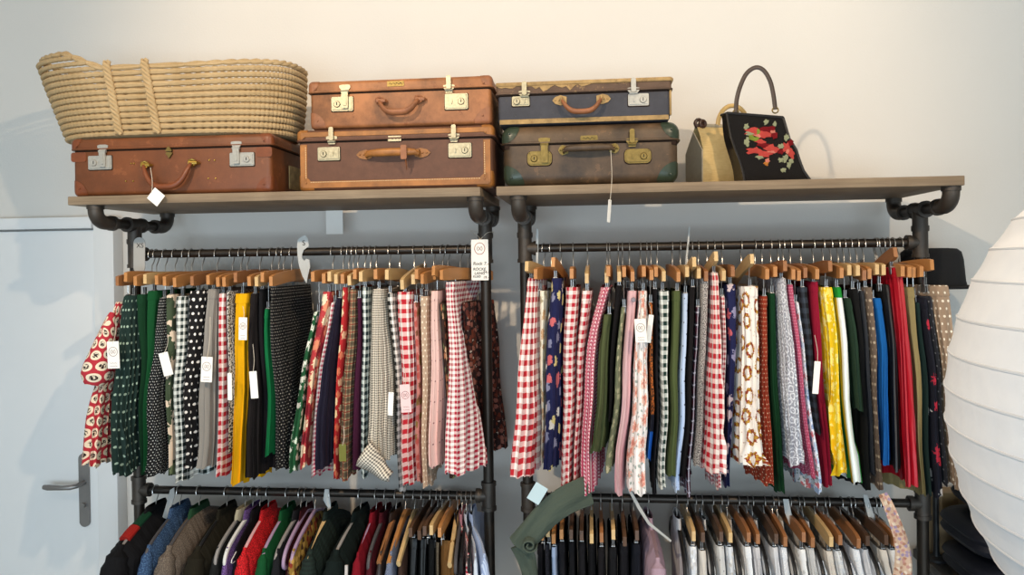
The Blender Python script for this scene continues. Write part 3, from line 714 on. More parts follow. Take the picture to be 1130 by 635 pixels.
# embroidery: raised petals and leaves on the front panel
def on_front(px, py):
    """a point of the front panel where a pixel sees it, a little proud of the cloth"""
    p = at(px, py, YB); f = clamp((p.z - zb) / (P[3].z - zb)); q = bagsec(f, dep(f)); yy = q[0][1]
    p = at(px, py, yy); s = clamp((p.x - q[0][0]) / (q[1][0] - q[0][0]))
    return Vector((p.x, yy - .010 * math.sin(PI * s) * math.sin(PI * f) - .0012, p.z))
PETALS = {'a8403a': [((830, 146), 9, 5), ((841, 149), 10, 6), ((838, 157), 6, 3), ((832, 167), 9, 4), ((850, 165), 9, 5), ((843, 171), 8, 3.5), ((868, 163), 5, 6), ((873, 170), 4, 6)],
          '68151a': [((846, 143), 9, 4), ((854, 150), 5, 4), ((842, 161), 7, 3), ((872, 158), 4, 4), ((861, 168), 4, 3)],
          'bb6f60': [((836, 150), 5, 2.6), ((852, 146), 4, 2.4), ((851, 168), 5, 2.4), ((846, 178), 3, 3), ((869, 167), 2.6, 4)],
          '85886c': [((823, 140), 3, 4), ((828, 148), 6, 3), ((824, 157), 3, 5), ((845, 135), 3, 4), ((838, 174), 5, 2.5), ((861, 162), 4, 3), ((866, 175), 3, 5), ((870, 183), 3, 4), ((864, 188), 4, 3), ((861, 177), 3, 3), ((868, 152), 3, 4), ((855, 137), 2.6, 3), ((873, 178), 3, 3)],
          '6f7d30': [((832, 154), 6, 3), ((836, 147), 3, 4), ((828, 151), 3, 3)], 'a86a30': [((845, 181), 3, 2.4)]}
for hcol, lst in PETALS.items():
    mt = plain('embroidery_wool', hcol, .95, 0, .1, .25, 90)
    for (px, py), rx, ry in lst:
        px = px + .0; w = MB(); rnd = random.Random(int(px * 7 + py)); vs = [on_front(px, py) + Vector((0, -.0022, 0))]; n = 14
        for k in range(n):
            a_ = 2 * PI * k / n; q = 1 + .3 * math.sin(3 * a_ + rnd.uniform(0, 6)); vs.append(on_front(px + .9 * rx * q * math.cos(a_), py + .9 * ry * q * math.sin(a_)))
        vs += [v + Vector((0, .003, 0)) for v in vs[1:]]
        w.add(vs, [(0, 1 + k, 1 + (k + 1) % n) for k in range(n)] + [(1 + k, 1 + n + k, 1 + n + (k + 1) % n, 1 + (k + 1) % n) for k in range(n)])
        w.build('embroidered_flower' if hcol in ('a8403a', '68151a', 'bb6f60', 'a86a30') else 'embroidered_leaf', mt, bb)
# ------------------------------------------------------------------ hangers
def woodmat(name, h):
    b = NB(name, .42, 0, .4); n = b.noise(1.0, b.scale(b.obj(), 60, 7, 60), 4, '3D'); c = H(h)
    return b.done(b.mix(n, tuple(x * .72 for x in c[:3]) + (1,), tuple(min(1, x * 1.15) for x in c[:3]) + (1,)))
WOODS = {'orange': woodmat('orange_varnished_wood', 'c2864e'), 'pale': woodmat('pale_beech_wood', 'd9b57f'), 'walnut': woodmat('dark_walnut_wood', '5d4331'), 'brown': woodmat('brown_stained_wood', 'a06b42')}
M_WIRE = plain('hook_wire', 'b9b6b2', .3, .9, .5, 0)
M_CLIP = plain('clip_steel', 'a5a2a0', .35, .85, .5, .05, 60)
M_BLACKP = plain('black_plastic', '18181a', .5, 0, .4, 0)
HOOKZ = .0033
HOOK = [(0, 0, -.058), (0, .001, -.036), (0, .011, -.024), (0, .0185, -.010), (0, .0195, .004), (0, .0125, .016), (0, 0, .0198), (0, -.0125, .016), (0, -.0195, .004), (0, -.019, -.008)]
BARZ = -.075; BL = .36
def bar_mesh():
    w = MB(); n = 20; pts = []
    top, bot = [], []
    for k in range(n + 1):
        s = -1 + 2 * k / n; e = (1 - abs(s) ** 14) ; hgt = .0185 * (.78 + .22 * e)
        arch = -.006 * s * s; top.append((s * BL / 2, arch + hgt)); bot.append((s * BL / 2, arch - hgt))
    ol = bot + top[::-1]
    w.prism(ol, .0108, (-.0054, 0, 0), (0, 1, 0), (0, 0, 1), (1, 0, 0)); return w
def clip_mesh():
    w = MB(); w.tube([(0, 0, 0), (0, 0, -.62)], .0016, 6)                 # unit drop, scaled per hanger
    return w
def jaw_mesh():
    w = MB()
    for s in (-1, 1):
        w.prism([(-.008, .006), (.008, .006), (.011, -.012), (.009, -.017), (-.009, -.017), (-.011, -.012)], .0016 * s, (.0022 * s, 0, 0), (0, 1, 0), (0, 0, 1), (1, 0, 0))
        w.prism([(-.005, .006), (.005, .006), (.006, .026), (-.006, .026)], .0014 * s, (.0022 * s, 0, 0), (0, 1, 0), (0, 0, 1), (1.0, 0, 0.0))
    w.tube([(-.0045, -.009, .004), (-.0045, .009, .004), (.0045, .009, .004), (.0045, -.009, .004)], .0018, 6, closed=True)
    w.tube([(0, 0, .004), (0, 0, .03)], .0016, 6); return w
HID = bpy.data.collections.new('x')
def protomesh(w, name, mat):
    o = w.build(name, mat); COL.objects.unlink(o); return o
P_BAR = protomesh(bar_mesh(), 'wooden_bar', WOODS['orange'])
P_HOOK = protomesh(MB().tube(HOOK, .0017, 7), 'hook', M_WIRE)
P_CLIP = protomesh(jaw_mesh(), 'clip', M_CLIP)
P_STEM = protomesh(MB().tube([(0, 0, 0), (0, 0, -1)], .0016, 6), 'clip_wire', M_WIRE)
def coat_mesh(drop, L, th, hh):
    """a curved shoulder hanger in the plane y z, arms sloping down from the neck"""
    w = MB(); n = 22; pts = []
    for k in range(n + 1):
        s = -1 + 2 * k / n; pts.append((0, s * L / 2, -drop * abs(s) ** 1.25 + .004))
    w.tube(pts, [hh * (.8 + .2 * (1 - abs(-1 + 2 * k / n))) for k in range(n + 1)], 8, flat=th / hh, up=(0, 0, 1)); return w
P_COAT = {'wood': protomesh(coat_mesh(.085, .41, .009, .016), 'shoulder_bar', WOODS['orange'])}
def plastic_mesh():
    w = MB(); L, d = .40, .075; r = .0075
    pts = [(0, 0, .006), (0, -.04, -.004), (0, -.12, -.030), (0, -.175, -.055), (0, -.198, -.078), (0, -.202, -.098), (0, -.19, -.108), (0, -.165, -.110), (0, -.08, -.108), (0, 0, -.107)]
    full = pts + [(x, -y, z) for x, y, z in pts[::-1][1:-1]]
    w.tube(spline(full + [full[0]], 4)[:-1], r, 8, closed=True, flat=.8); return w
def wire_mesh():
    w = MB(); pts = [(0, 0, .006), (0, -.06, -.02), (0, -.2, -.085), (0, -.203, -.093), (0, -.195, -.097), (0, 0, -.097)]
    full = pts + [(x, -y, z) for x, y, z in pts[::-1][1:-1]]; w.tube(full, .0016, 6, closed=True); return w
P_COAT['plastic'] = protomesh(plastic_mesh(), 'shoulder_loop', M_BLACKP)
P_COAT['wire'] = protomesh(wire_mesh(), 'wire_loop', M_WIRE)
PLAST = {k: plain(k + '_plastic', h, .4, 0, .4, 0) for k, h in dict(grey='8e8884', pink='d9a5a8', lavender='a58aa6', black='1a1a1c', white='dcdad6', darkgrey='4d4a4c').items()}
def cp(o, parent, loc=(0, 0, 0), rot=(0, 0, 0), sc=(1, 1, 1), mat=None):
    c = o.copy(); COL.objects.link(c); c.parent = parent; c.location = loc; c.rotation_euler = rot; c.scale = sc
    if mat: c.material_slots[0].link = 'OBJECT'; c.material_slots[0].material = mat
    return c
def clamp_hanger(x, rail, yaw, tilt, length, wood, dclip, zclip, label, group, y0=0.0, lift=0.0):
    """zclip: world height of the garment's top edge at the near and the far clip"""
    t = empty('clamp_hanger', (x, y0, rail - HOOKZ), label, 'clothes hanger', group, yaw)
    BZ_ = BARZ + lift
    cp(P_BAR, t, (0, 0, BZ_), (tilt, 0, 0), (1, length / BL, 1), WOODS[wood]); cp(P_HOOK, t)
    for s, z in ((-1, zclip[0]), (1, zclip[1])):
        zb = BZ_ + s * dclip * math.sin(tilt) - .014; zt = z - (rail - HOOKZ)
        c = cp(P_CLIP, t, (0, s * dclip, zt - .001)); st = P_STEM.copy(); COL.objects.link(st); st.parent = c; st.location = (0, 0, zb - zt); st.scale = (1, 1, max(.004, zb - zt - .024))
    return t
def coat_hanger(x, rail, yaw, kind, mat, label, group, name):
    t = empty(name, (x, 0, rail - HOOKZ), label, 'clothes hanger', group, yaw)
    cp(P_COAT[kind], t, (0, 0, -.064), mat=mat); cp(P_HOOK, t, mat=M_WIRE); return t
# ------------------------------------------------------------------ garments on a rail
YS = [-.42 + .035 * k for k in range(23)]
class Gm: pass
def pava(xs, gaps):
    ys, acc = [], 0
    off = [0]
    for g in gaps: acc += g; off.append(acc)
    bl = []
    for x, o in zip(xs, off):
        bl.append([x - o, 1])
        while len(bl) > 1 and bl[-2][0] > bl[-1][0]:
            v, n = bl.pop(); u, k = bl.pop(); bl.append([(u * k + v * n) / (k + n), k + n])
    out = []
    for v, n in bl: out += [v] * n
    return [a + o for a, o in zip(out, off)]
def layout(gs, zhi, zlo, xlo, xhi, GAP=.0138):
    NT = 9
    zs = [lerp(zhi, zlo, k / (NT - 1)) for k in range(NT)]
    for g in gs: g.xc = [[0.0] * NT for _ in YS]; g.gl = [[.2] * NT for _ in YS]; g.gr = [[.2] * NT for _ in YS]; g.act = [[False] * NT for _ in YS]
    for iz, z in enumerate(zs):
        for iy, y in enumerate(YS):
            act = []
            for g in gs:
                t = clamp((g.zt - z) / (g.zt - g.zh)); hw, yc = g.hw(t), g.yc(t); s = clamp((y - yc) / hw, -1, 1)
                xn, xf, xm = g.xn(t), g.xf(t), g.xm(t)
                x = lerp(xm, xn, -s) if s < 0 else lerp(xm, xf, s)
                xf = xf if g.o.get('free') else clamp(xf, xlo, xhi); xm = clamp(xm, xlo, xhi) if abs(g.yc(t)) < .05 else xm
                x = lerp(xm, xn, -s) if s < 0 else lerp(xm, xf, s)
                if abs(y) < .045 or g.clampall: x = clamp(x, xlo, xhi)
                g.xc[iy][iz] = x
                if abs(y - yc) < hw + .03 and g.zh - .05 < z < g.zt + .06: act.append(g); g.act[iy][iz] = True
            if not act: continue
            ths = []
            for g in act:
                t = clamp((g.zt - z) / (g.zt - g.zh)); ss = clamp((y - g.yc(t)) / g.hw(t), -1, 1)
                ths.append(max(GAP / 2, g.th(t) * (1 if ss < -.5 else lerp(1, .55, clamp((ss + .5) / .7)))))
            gaps = [max(GAP, (a + b) * .95) for a, b in zip(ths, ths[1:])]
            xs = [g.xc[iy][iz] for g in act]
            if abs(y) < .08:
                room = xhi - xlo; need = sum(gaps)
                if need > room * .98: gaps = [lerp(GAP, q, clamp((room * .98 - GAP * len(gaps)) / max(need - GAP * len(gaps), 1e-6))) for q in gaps]
            if abs(y) >= .08 and len(xs) > 2:                      # never push the row wider than the rack holds it
                span = max(xs) - min(xs) + .012; need = sum(gaps); base = GAP * len(gaps)
                if need > span: gaps = [lerp(min(GAP, span / len(gaps)), q, clamp((span - base) / max(need - base, 1e-6))) for q in gaps]
            xs = pava(xs, gaps)
            if abs(y) < .08:
                xs[-1] = min(xs[-1], xhi); xs[0] = max(xs[0], xlo)
                for i in range(len(xs) - 2, -1, -1): xs[i] = min(xs[i], xs[i + 1] - gaps[i])
                xs[0] = max(xs[0], xlo)
                for i in range(1, len(xs)): xs[i] = max(xs[i], xs[i - 1] + gaps[i - 1])
            for g, x in zip(act, xs): g.xc[iy][iz] = x
            for i, g in enumerate(act):
                if i: g.gl[iy][iz] = (xs[i] - xs[i - 1]) * ths[i] / (ths[i] + ths[i - 1]) * 2
                if i < len(act) - 1: g.gr[iy][iz] = (xs[i + 1] - xs[i]) * ths[i] / (ths[i] + ths[i + 1]) * 2
    for iz in range(NT):                                           # the poles at both ends keep their room
        for iy, y in enumerate(YS):
            if abs(y) < .075:
                for g in gs: g.gl[iy][iz] = min(g.gl[iy][iz], max(.004, (g.xc[iy][iz] - xlo + .025) * 2)); g.gr[iy][iz] = min(g.gr[iy][iz], max(.004, (xhi + .025 - g.xc[iy][iz]) * 2))
    for g in gs:                                                   # beyond a garment's own edge keep the nearest value
        for iz in range(NT):
            on = [i for i in range(len(YS)) if g.act[i][iz]]
            if not on: continue
            for i in range(len(YS)):
                if not g.act[i][iz]:
                    j = min(on, key=lambda q: abs(q - i)); g.xc[i][iz] = lerp(g.xc[i][iz], g.xc[j][iz], .7); g.gl[i][iz] = g.gl[j][iz]; g.gr[i][iz] = g.gr[j][iz]
        onz = [iz for iz in range(NT) if any(g.act[i][iz] for i in range(len(YS)))]
        for iz in range(NT):
            if iz not in onz and onz:
                j = min(onz, key=lambda q: abs(q - iz))
                for i in range(len(YS)): g.xc[i][iz] = g.xc[i][j]; g.gl[i][iz] = g.gl[i][j]; g.gr[i][iz] = g.gr[i][j]
        g.zs = zs
    raw = [[r[:] for r in g.xc] for g in gs]
    for _ in range(2):                                             # ease the centre surfaces, then measure the room again
        for g in gs:
            o = [r[:] for r in g.xc]
            for i in range(len(YS)):
                for k in range(NT):
                    c = w_ = 0.0
                    for di in (-1, 0, 1):
                        for dk in (-1, 0, 1):
                            a, b = i + di, k + dk
                            if 0 <= a < len(YS) and 0 <= b < NT: q = (2 - abs(di)) * (2 - abs(dk)); c += q * o[a][b]; w_ += q
                    g.xc[i][k] = c / w_
    for iz, z in enumerate(zs):
        for iy, y in enumerate(YS):
            act = [g for g in gs if g.act[iy][iz]]
            for a, b in zip(act, act[1:]):
                gap = max(.004, b.xc[iy][iz] - a.xc[iy][iz])
                ta, tb = (max(GAP / 2, q.th(clamp((q.zt - z) / (q.zt - q.zh)))) for q in (a, b))
                if abs(y) >= .075 or True: a.gr[iy][iz] = min(a.gr[iy][iz] if abs(y) < .075 else 9, gap * ta / (ta + tb) * 2); b.gl[iy][iz] = min(b.gl[iy][iz] if abs(y) < .075 else 9, gap * tb / (ta + tb) * 2)
def samp(g, tab, y, z):
    NT = len(g.zs); fz = clamp((g.zs[0] - z) / (g.zs[0] - g.zs[-1])) * (NT - 1); fy = clamp((y - YS[0]) / (YS[-1] - YS[0])) * (len(YS) - 1)
    iz, iy = min(int(fz), NT - 2), min(int(fy), len(YS) - 2); a, b = fy - iy, fz - iz
    return lerp(lerp(tab[iy][iz], tab[iy + 1][iz], a), lerp(tab[iy][iz + 1], tab[iy + 1][iz + 1], a), b)
def minsamp(g, tab, y, z):
    NT = len(g.zs); fz = clamp((g.zs[0] - z) / (g.zs[0] - g.zs[-1])) * (NT - 1); fy = clamp((y - YS[0]) / (YS[-1] - YS[0])) * (len(YS) - 1)
    iz, iy = min(int(fz), NT - 2), min(int(fy), len(YS) - 2)
    return min(tab[iy][iz], tab[iy + 1][iz], tab[iy][iz + 1], tab[iy + 1][iz + 1], samp(g, tab, y, z))
from mathutils import noise as _nz
def drift(p):
    """one soft displacement field shared by the whole row, so that neighbours fold together and never cross"""
    q = Vector((p.x * 3.0, p.y * 5.0, p.z * 4.5)); r = Vector((p.x * 14.0, p.y * 4.0 + 9, p.z * 5.0))
    a = _nz.noise(q); b = _nz.noise(r)
    f = clamp((1.80 - p.z) / .25) if p.z > 1.15 else clamp((1.02 - p.z) / .2)
    return Vector((p.x + .009 * a * f, p.y + .016 * b * f, p.z))
def loop(g, t, z, N, grow=0.0, f=1.0):
    """one horizontal section of the garment; stays inside the room its neighbours leave"""
    out = []; hw, yc = g.hw(t), g.yc(t); th = g.th(t) * f
    for k in range(N):
        q = g.par[k]; ca, sa = math.cos(q), math.sin(q)
        s = math.copysign(abs(ca) ** .42, ca); prof = abs(sa) ** .42
        u = k / N * 2 * PI * g.pl
        pl = 1 - .3 * g.deep * (.5 + .5 * math.sin(u + g.ph + .7 * math.sin(2.2 * t + g.ph) + .9 * math.sin(u * .37 + g.ph * 2))) * (.35 + .65 * t ** .6)
        y = yc + s * (hw + grow) * (1 - .085 * g.deep * (.5 + .5 * math.sin(u * 1.31 + g.ph * 3)) * (.3 + .7 * t))
        side = 1 if sa > 0 else -1
        room = minsamp(g, g.gr if side > 0 else g.gl, y, z) * .47
        h = min(th, room)
        if grow: h = min(th * .97 + .0015, room * 1.02)
        else: h *= pl
        shoulder = g.drop * (abs(s) ** 1.4) if g.drop else 0
        x = samp(g, g.xc, y, z) + side * h * prof
        zz = z - shoulder * (1 - t) ** 1.0
        if t > .9: zz += (t - .9) * 10 * (.005 * math.sin(u * .5 + g.ph * 2) + g.slant * s)
        out.append(drift(Vector((x, y, zz))))
    return out
def build_garment(g):
    N, R = g.N, g.R
    g.deep = g.o.get('deep', .4 if g.drop else 1.0); g.slant = random.uniform(-.012, .006)
    # spread the points of a section evenly along its outline
    hw, th = g.hw(.8), max(g.th(.8), .01); fine = []; M = 720
    for k in range(M + 1):
        a = 2 * PI * k / M; ca, sa = math.cos(a), math.sin(a); fine.append(Vector((math.copysign(abs(ca) ** .42, ca) * hw, math.copysign(abs(sa) ** .42, sa) * th)))
    acc = [0]
    for k in range(M): acc.append(acc[-1] + (fine[k + 1] - fine[k]).length)
    g.par = []; j = 0
    for k in range(N):
        want = acc[-1] * k / N
        while acc[j + 1] < want: j += 1
        g.par.append(2 * PI * (j + (want - acc[j]) / max(acc[j + 1] - acc[j], 1e-9)) / M)
    L = acc[-1]; g.pl = round(g.pl * L / .9) if g.pl else 0
    rows = []
    for r in range(R + 1):
        t = r / R; z = lerp(g.zt, g.zh, t); f = 1.0
        if g.drop: f = clamp(.25 + t * 5)
        rows.append((t, loop(g, t, z, N, f=f)))
    w = MB(); vs, uv = [], []
    for t, lp in rows:
        for k in range(N + 1): vs.append(lp[k % N]); uv.append((L * k / N + g.uo, g.zt - (g.zt - g.zh) * t + g.uo2))
    fs = []
    for r in range(R):
        for k in range(N): a = r * (N + 1) + k; fs.append((a, a + 1, a + N + 2, a + N + 1))
    if g.drop: fs.append(tuple(range(N)))
    w.add(vs, fs, uv)
    t0 = empty(g.name, (samp(g, g.xc, g.yc(0), g.zt), g.yc(0), g.zt), g.label, g.cat, g.group)
    g.body = w.build('body' if g.drop else 'skirt_panel', g.mat, t0)
    if not g.drop:                                                  # waistband
        w = MB(); vs, uv, fs = [], [], []; hts = (.0, .004, .014, .026, .03)
        for q, dz in enumerate(hts):
            gr = .0012 if q in (1, 2, 3) else .0002
            for k, p in enumerate(loop(g, dz / (g.zt - g.zh), g.zt - dz + .002, N, gr) + [None]):
                p = p or vs[-N]; vs.append(p); uv.append((L * k / N + g.uo, g.zt - dz + g.uo2))
        for r in range(len(hts) - 1):
            for k in range(N): a = r * (N + 1) + k; fs.append((a, a + 1, a + N + 2, a + N + 1))
        w.add(vs, fs, uv); w.build('waistband', g.wmat or g.mat, t0)
    g.root = t0; return t0
def mk(spec, rail, yt_default, kindinfo):
    """reads one row of a garment table"""
    (short, kind, mat, T, B), o = spec[:5], (spec[5] if len(spec) > 5 else {})
    g = Gm(); a, b, yt = T; c, d, yh = B; g.short = short; g.o = o
    g.hwt, g.hwb = o.get('hwt', kindinfo['hwt']), o.get('hwb', kindinfo['hwb'] + (random.uniform(-.012, .012) + .075 * clamp((B[1] - B[0]) / 26) - .04) * kindinfo.get('spread', 1)); g.yct, g.ycb = o.get('yct', 0), o.get('ycb', 0)
    pt = at((a + b) / 2, yt, g.yct - g.hwt); pb = at((c + d) / 2, yh, g.ycb - g.hwb)
    g.zt, g.zh = pt.z + (kindinfo.get('drop', 0)), pb.z
    wt = abs(at(b, yt, g.yct - g.hwt).x - at(a, yt, g.yct - g.hwt).x) / 2; wb = abs(at(d, yh, g.ycb - g.hwb).x - at(c, yh, g.ycb - g.hwb).x) / 2
    wt, wb = max(wt, .006) * 1.0, max(wb, .008) * 1.26
    wt *= o.get('fat', 1); wb *= o.get('fat', 1)
    e = o.get('ease', .9)
    if 'far' in o:
        (fx, fy), (gx, gy) = o['far']; ft = at(fx, fy, g.yct + g.hwt).x; fb = at(gx, gy, g.ycb + g.hwb).x
    else: ft = pt.x; fb = lerp(pt.x, pb.x, .25)
    g.hw = lambda t: lerp(g.hwt, g.hwb, t ** .8); g.yc = lambda t: lerp(g.yct, g.ycb, t)
    g.xn = lambda t: lerp(pt.x, pb.x, t ** e); g.xf = lambda t: lerp(ft, fb, t)
    g.xm = lambda t: (g.xn(t) + g.xf(t)) / 2 if 'far' in o else lerp(pt.x, lerp(pt.x, pb.x, .45), t)
    g.th = lambda t: lerp(wt, wb, t ** e)
    g.pl = o.get('pl', 26); g.ph = random.uniform(0, 6.28); g.drop = kindinfo.get('drop', 0); g.clampall = o.get('clampall', False)
    g.mat = mat; g.wmat = o.get('wmat'); g.N = o.get('N', 128); g.R = o.get('R', 14); g.uo, g.uo2 = random.uniform(0, 1), random.uniform(0, 1)
    if 'uo2' in o: g.uo2 = o['uo2'] - 0
    g.name = kind.replace(' ', '_'); g.cat = kind.split()[-1] if kind not in ('dirndl apron',) else 'apron'
    g.label = short + o.get('where', ''); g.group = o.get('group')
    return g
# ------------------------------------------------------------------ upper rails
SK = dict(hwt=.145, hwb=.235)
white = 'f4ece6'
UL = [
 ('red dress printed with cream circles, first on the left rail', 'dress', c_rings('b5303c', 'ecdcc2', '2a1a1c', .034), (129, 135, 334), (88, 116, 518), dict(sleeve=1, short='red circle print dress')),
 ('dark green skirt with tiny white flowers', 'skirt', c_dots('1f3430', 'a9c0ae', .026, .15), (133, 146, 327), (110, 146, 527)),
 ('narrow bottle green plain skirt, just right of the flowered dark green one', 'skirt', c_plain('123a22'), (147, 158, 326), (147, 151, 524)),
 ('bright forest green plain skirt left of the black pin dot one', 'skirt', c_plain('0f4a26'), (160, 172, 322), (151, 155, 520)),
 ('black pin dot skirt hanging left of the tropical leaf print', 'skirt', c_dots('17181a', 'c9c9c6', .0085, .19), (174, 181, 330), (156, 181, 530)),
 ('beige skirt with tropical leaves and pink, left on the rail', 'skirt', c_floral('d9c4ae', ['3d4a35', 'c98a7e', '2c3327', '6e7a58'], .085, .36, '35402f', 1.4, .26), (181, 190, 326), (182, 187, 528)),
 ('dark green and white gingham skirt left of the polka dots', 'skirt', c_gingham('1d2a28', .0215, 'e9ece6'), (192, 204, 328), (187, 199, 535)),
 ('black skirt with bold white polka dots', 'skirt', c_dots('141214', 'efe9e2', .0215, .2), (205, 226, 322), (197, 212, 521)),
 ('plain light grey skirt between polka dots and red gingham', 'skirt', c_plain('8f8a84'), (227, 239, 320), (214, 235, 521)),
 ('narrow red and white gingham skirt left of the yellow one', 'skirt', c_gingham('b3222f', .027, white), (239, 247, 325), (236, 246, 530)),
 ('grey speckled skirt peeking out left of the yellow one', 'skirt', c_speck('d8d4cc', '35312f', .006, .5), (248, 253, 322), (247, 250, 500), dict(hwb=.2)),
 ('long mustard yellow skirt', 'skirt', c_plain('e8ab0a', wr=.5), (257, 274, 325), (248, 262, 540)),
 ('plain brownish black skirt right of the long yellow one', 'skirt', c_plain('1d191a', wr=.6), (274, 284, 325), (264, 284, 531)),
 ('slim black skirt left of the emerald green strip', 'skirt', c_plain('141417'), (284, 290, 320), (285, 289, 510)),
 ('narrow emerald green skirt between black ones', 'skirt', c_plain('0e6a3c'), (291, 295, 342), (290, 294, 508), dict(hwb=.225)),
 ('wide gathered black pin dot skirt left of the S divider', 'skirt', c_dots('151416', 'cfc6bb', .0095, .15), (297, 303, 318), (296, 306, 522), dict(hwt=.16, hwb=.2)),
 ('green skirt with white blossoms right of the size S divider', 'skirt', c_floral('1c5230', ['e9e6da', 'cfd8c8'], .03, .3), (349, 354, 345), (320, 331, 523)),
 ('coral red and cream floral skirt left of the dark navy one', 'skirt', c_floral('b23a3e', ['e6cfae', 'd98a6a', '8a2430', 'e8d6b8'], .04, .42), (357, 370, 323), (330, 340, 519)),
 ('pink checked skirt whose hem shows below the dark navy one', 'skirt', c_gingham('b21f49', .014, white), (370, 372, 335), (339, 346, 532), dict(hwb=.19)),
 ('plain dark navy skirt', 'skirt', c_plain('242033', wr=.5), (372, 378, 330), (341, 362, 517)),
 ('scarlet floral skirt left of the tan plaid', 'skirt', c_floral('b5282c', ['e3b08c', 'd97a5a', 'e8cfa6'], .035, .34), (375, 383, 318), (364, 372, 530)),
 ('tan and black plaid skirt', 'skirt', c_plaid('c2aa84', '3a2f28', '8a2a22', .024), (384, 392, 320), (373, 386, 529)),
 ('plain plum purple skirt right of the tan plaid', 'skirt', c_plain('4b1c38'), (392, 397, 330), (387, 398, 524)),
 ('dark teal gingham skirt with its hem below the grey checked one', 'skirt', c_gingham('1f3336', .0225, 'e4ece6'), (397, 405, 318), (399, 407, 532)),
 ('fine grey and cream checked skirt with a turned up hem', 'skirt', c_gingham('4f4a47', .0072, 'e6dccb'), (409, 424, 320), (397, 430, 514), dict(flap=1)),
 ('black and white gingham skirt left of the big red gingham', 'skirt', c_gingham('20201f', .023, 'f0ece6'), (424, 433, 325), (431, 435, 545)),
 ('red and white gingham skirt on a slanting pale bar', 'skirt', c_gingham('b8202e', .0275, white), (436, 455, 323), (437, 451, 540), dict(bar=312, wood='pale')),
 ('dusty pink skirt with brown floral hem', 'skirt', c_floral('c9857e', ['7a4a34', 'b5554e', '8a6a3a'], .03, .36), (456, 460, 335), (452, 459, 538)),
 ('beige skirt with pale dots', 'skirt', c_dots('b89d86', 'e6d8c4', .017, .2), (463, 474, 328), (460, 470, 541), dict(yaw=-.1)),
 ('pale pink skirt with tiny scattered flowers', 'skirt', c_dots('e6c0b8', '8a5a5e', .03, .07), (476, 486, 322), (470, 486, 515), dict(yaw=-.2, dx=-.006)),
 ('dark brown floral skirt whose hem shows behind the pale pink one', 'skirt', c_floral('3a2620', ['a5694a', '7d8a5a', 'c9a27e'], .03, .34), (486, 488, 335), (484, 492, 526), dict(hwb=.17, yaw=-.26, dx=-.006, len=.2)),
 ('wide raspberry checked skirt turned frontwards below the price card', 'skirt', c_gingham('a51f38', .0155, white), (487, 493, 312), (490, 500, 527), dict(far=((541, 318), (549, 511)), hwt=.11, yct=-.01, ycb=-.165, hwb=.115, bar=297, fat=2.2, yaw=-.3, dx=-.01, free=1)),
 ('dark brown skirt with rust red ornament, hanging beyond the pole', 'skirt', c_floral('2e1d1c', ['7a3a28', 'a5695a', '5a2a22'], .02, .4, 'd9c9b8', .7, .1), (506, 512, 335), (528, 534, 503), dict(yct=.03, hwt=.1, ycb=.125, hwb=.085, far=((545, 330), (557, 500)), fat=2, yaw=-.32, dx=.0, free=1)),
]
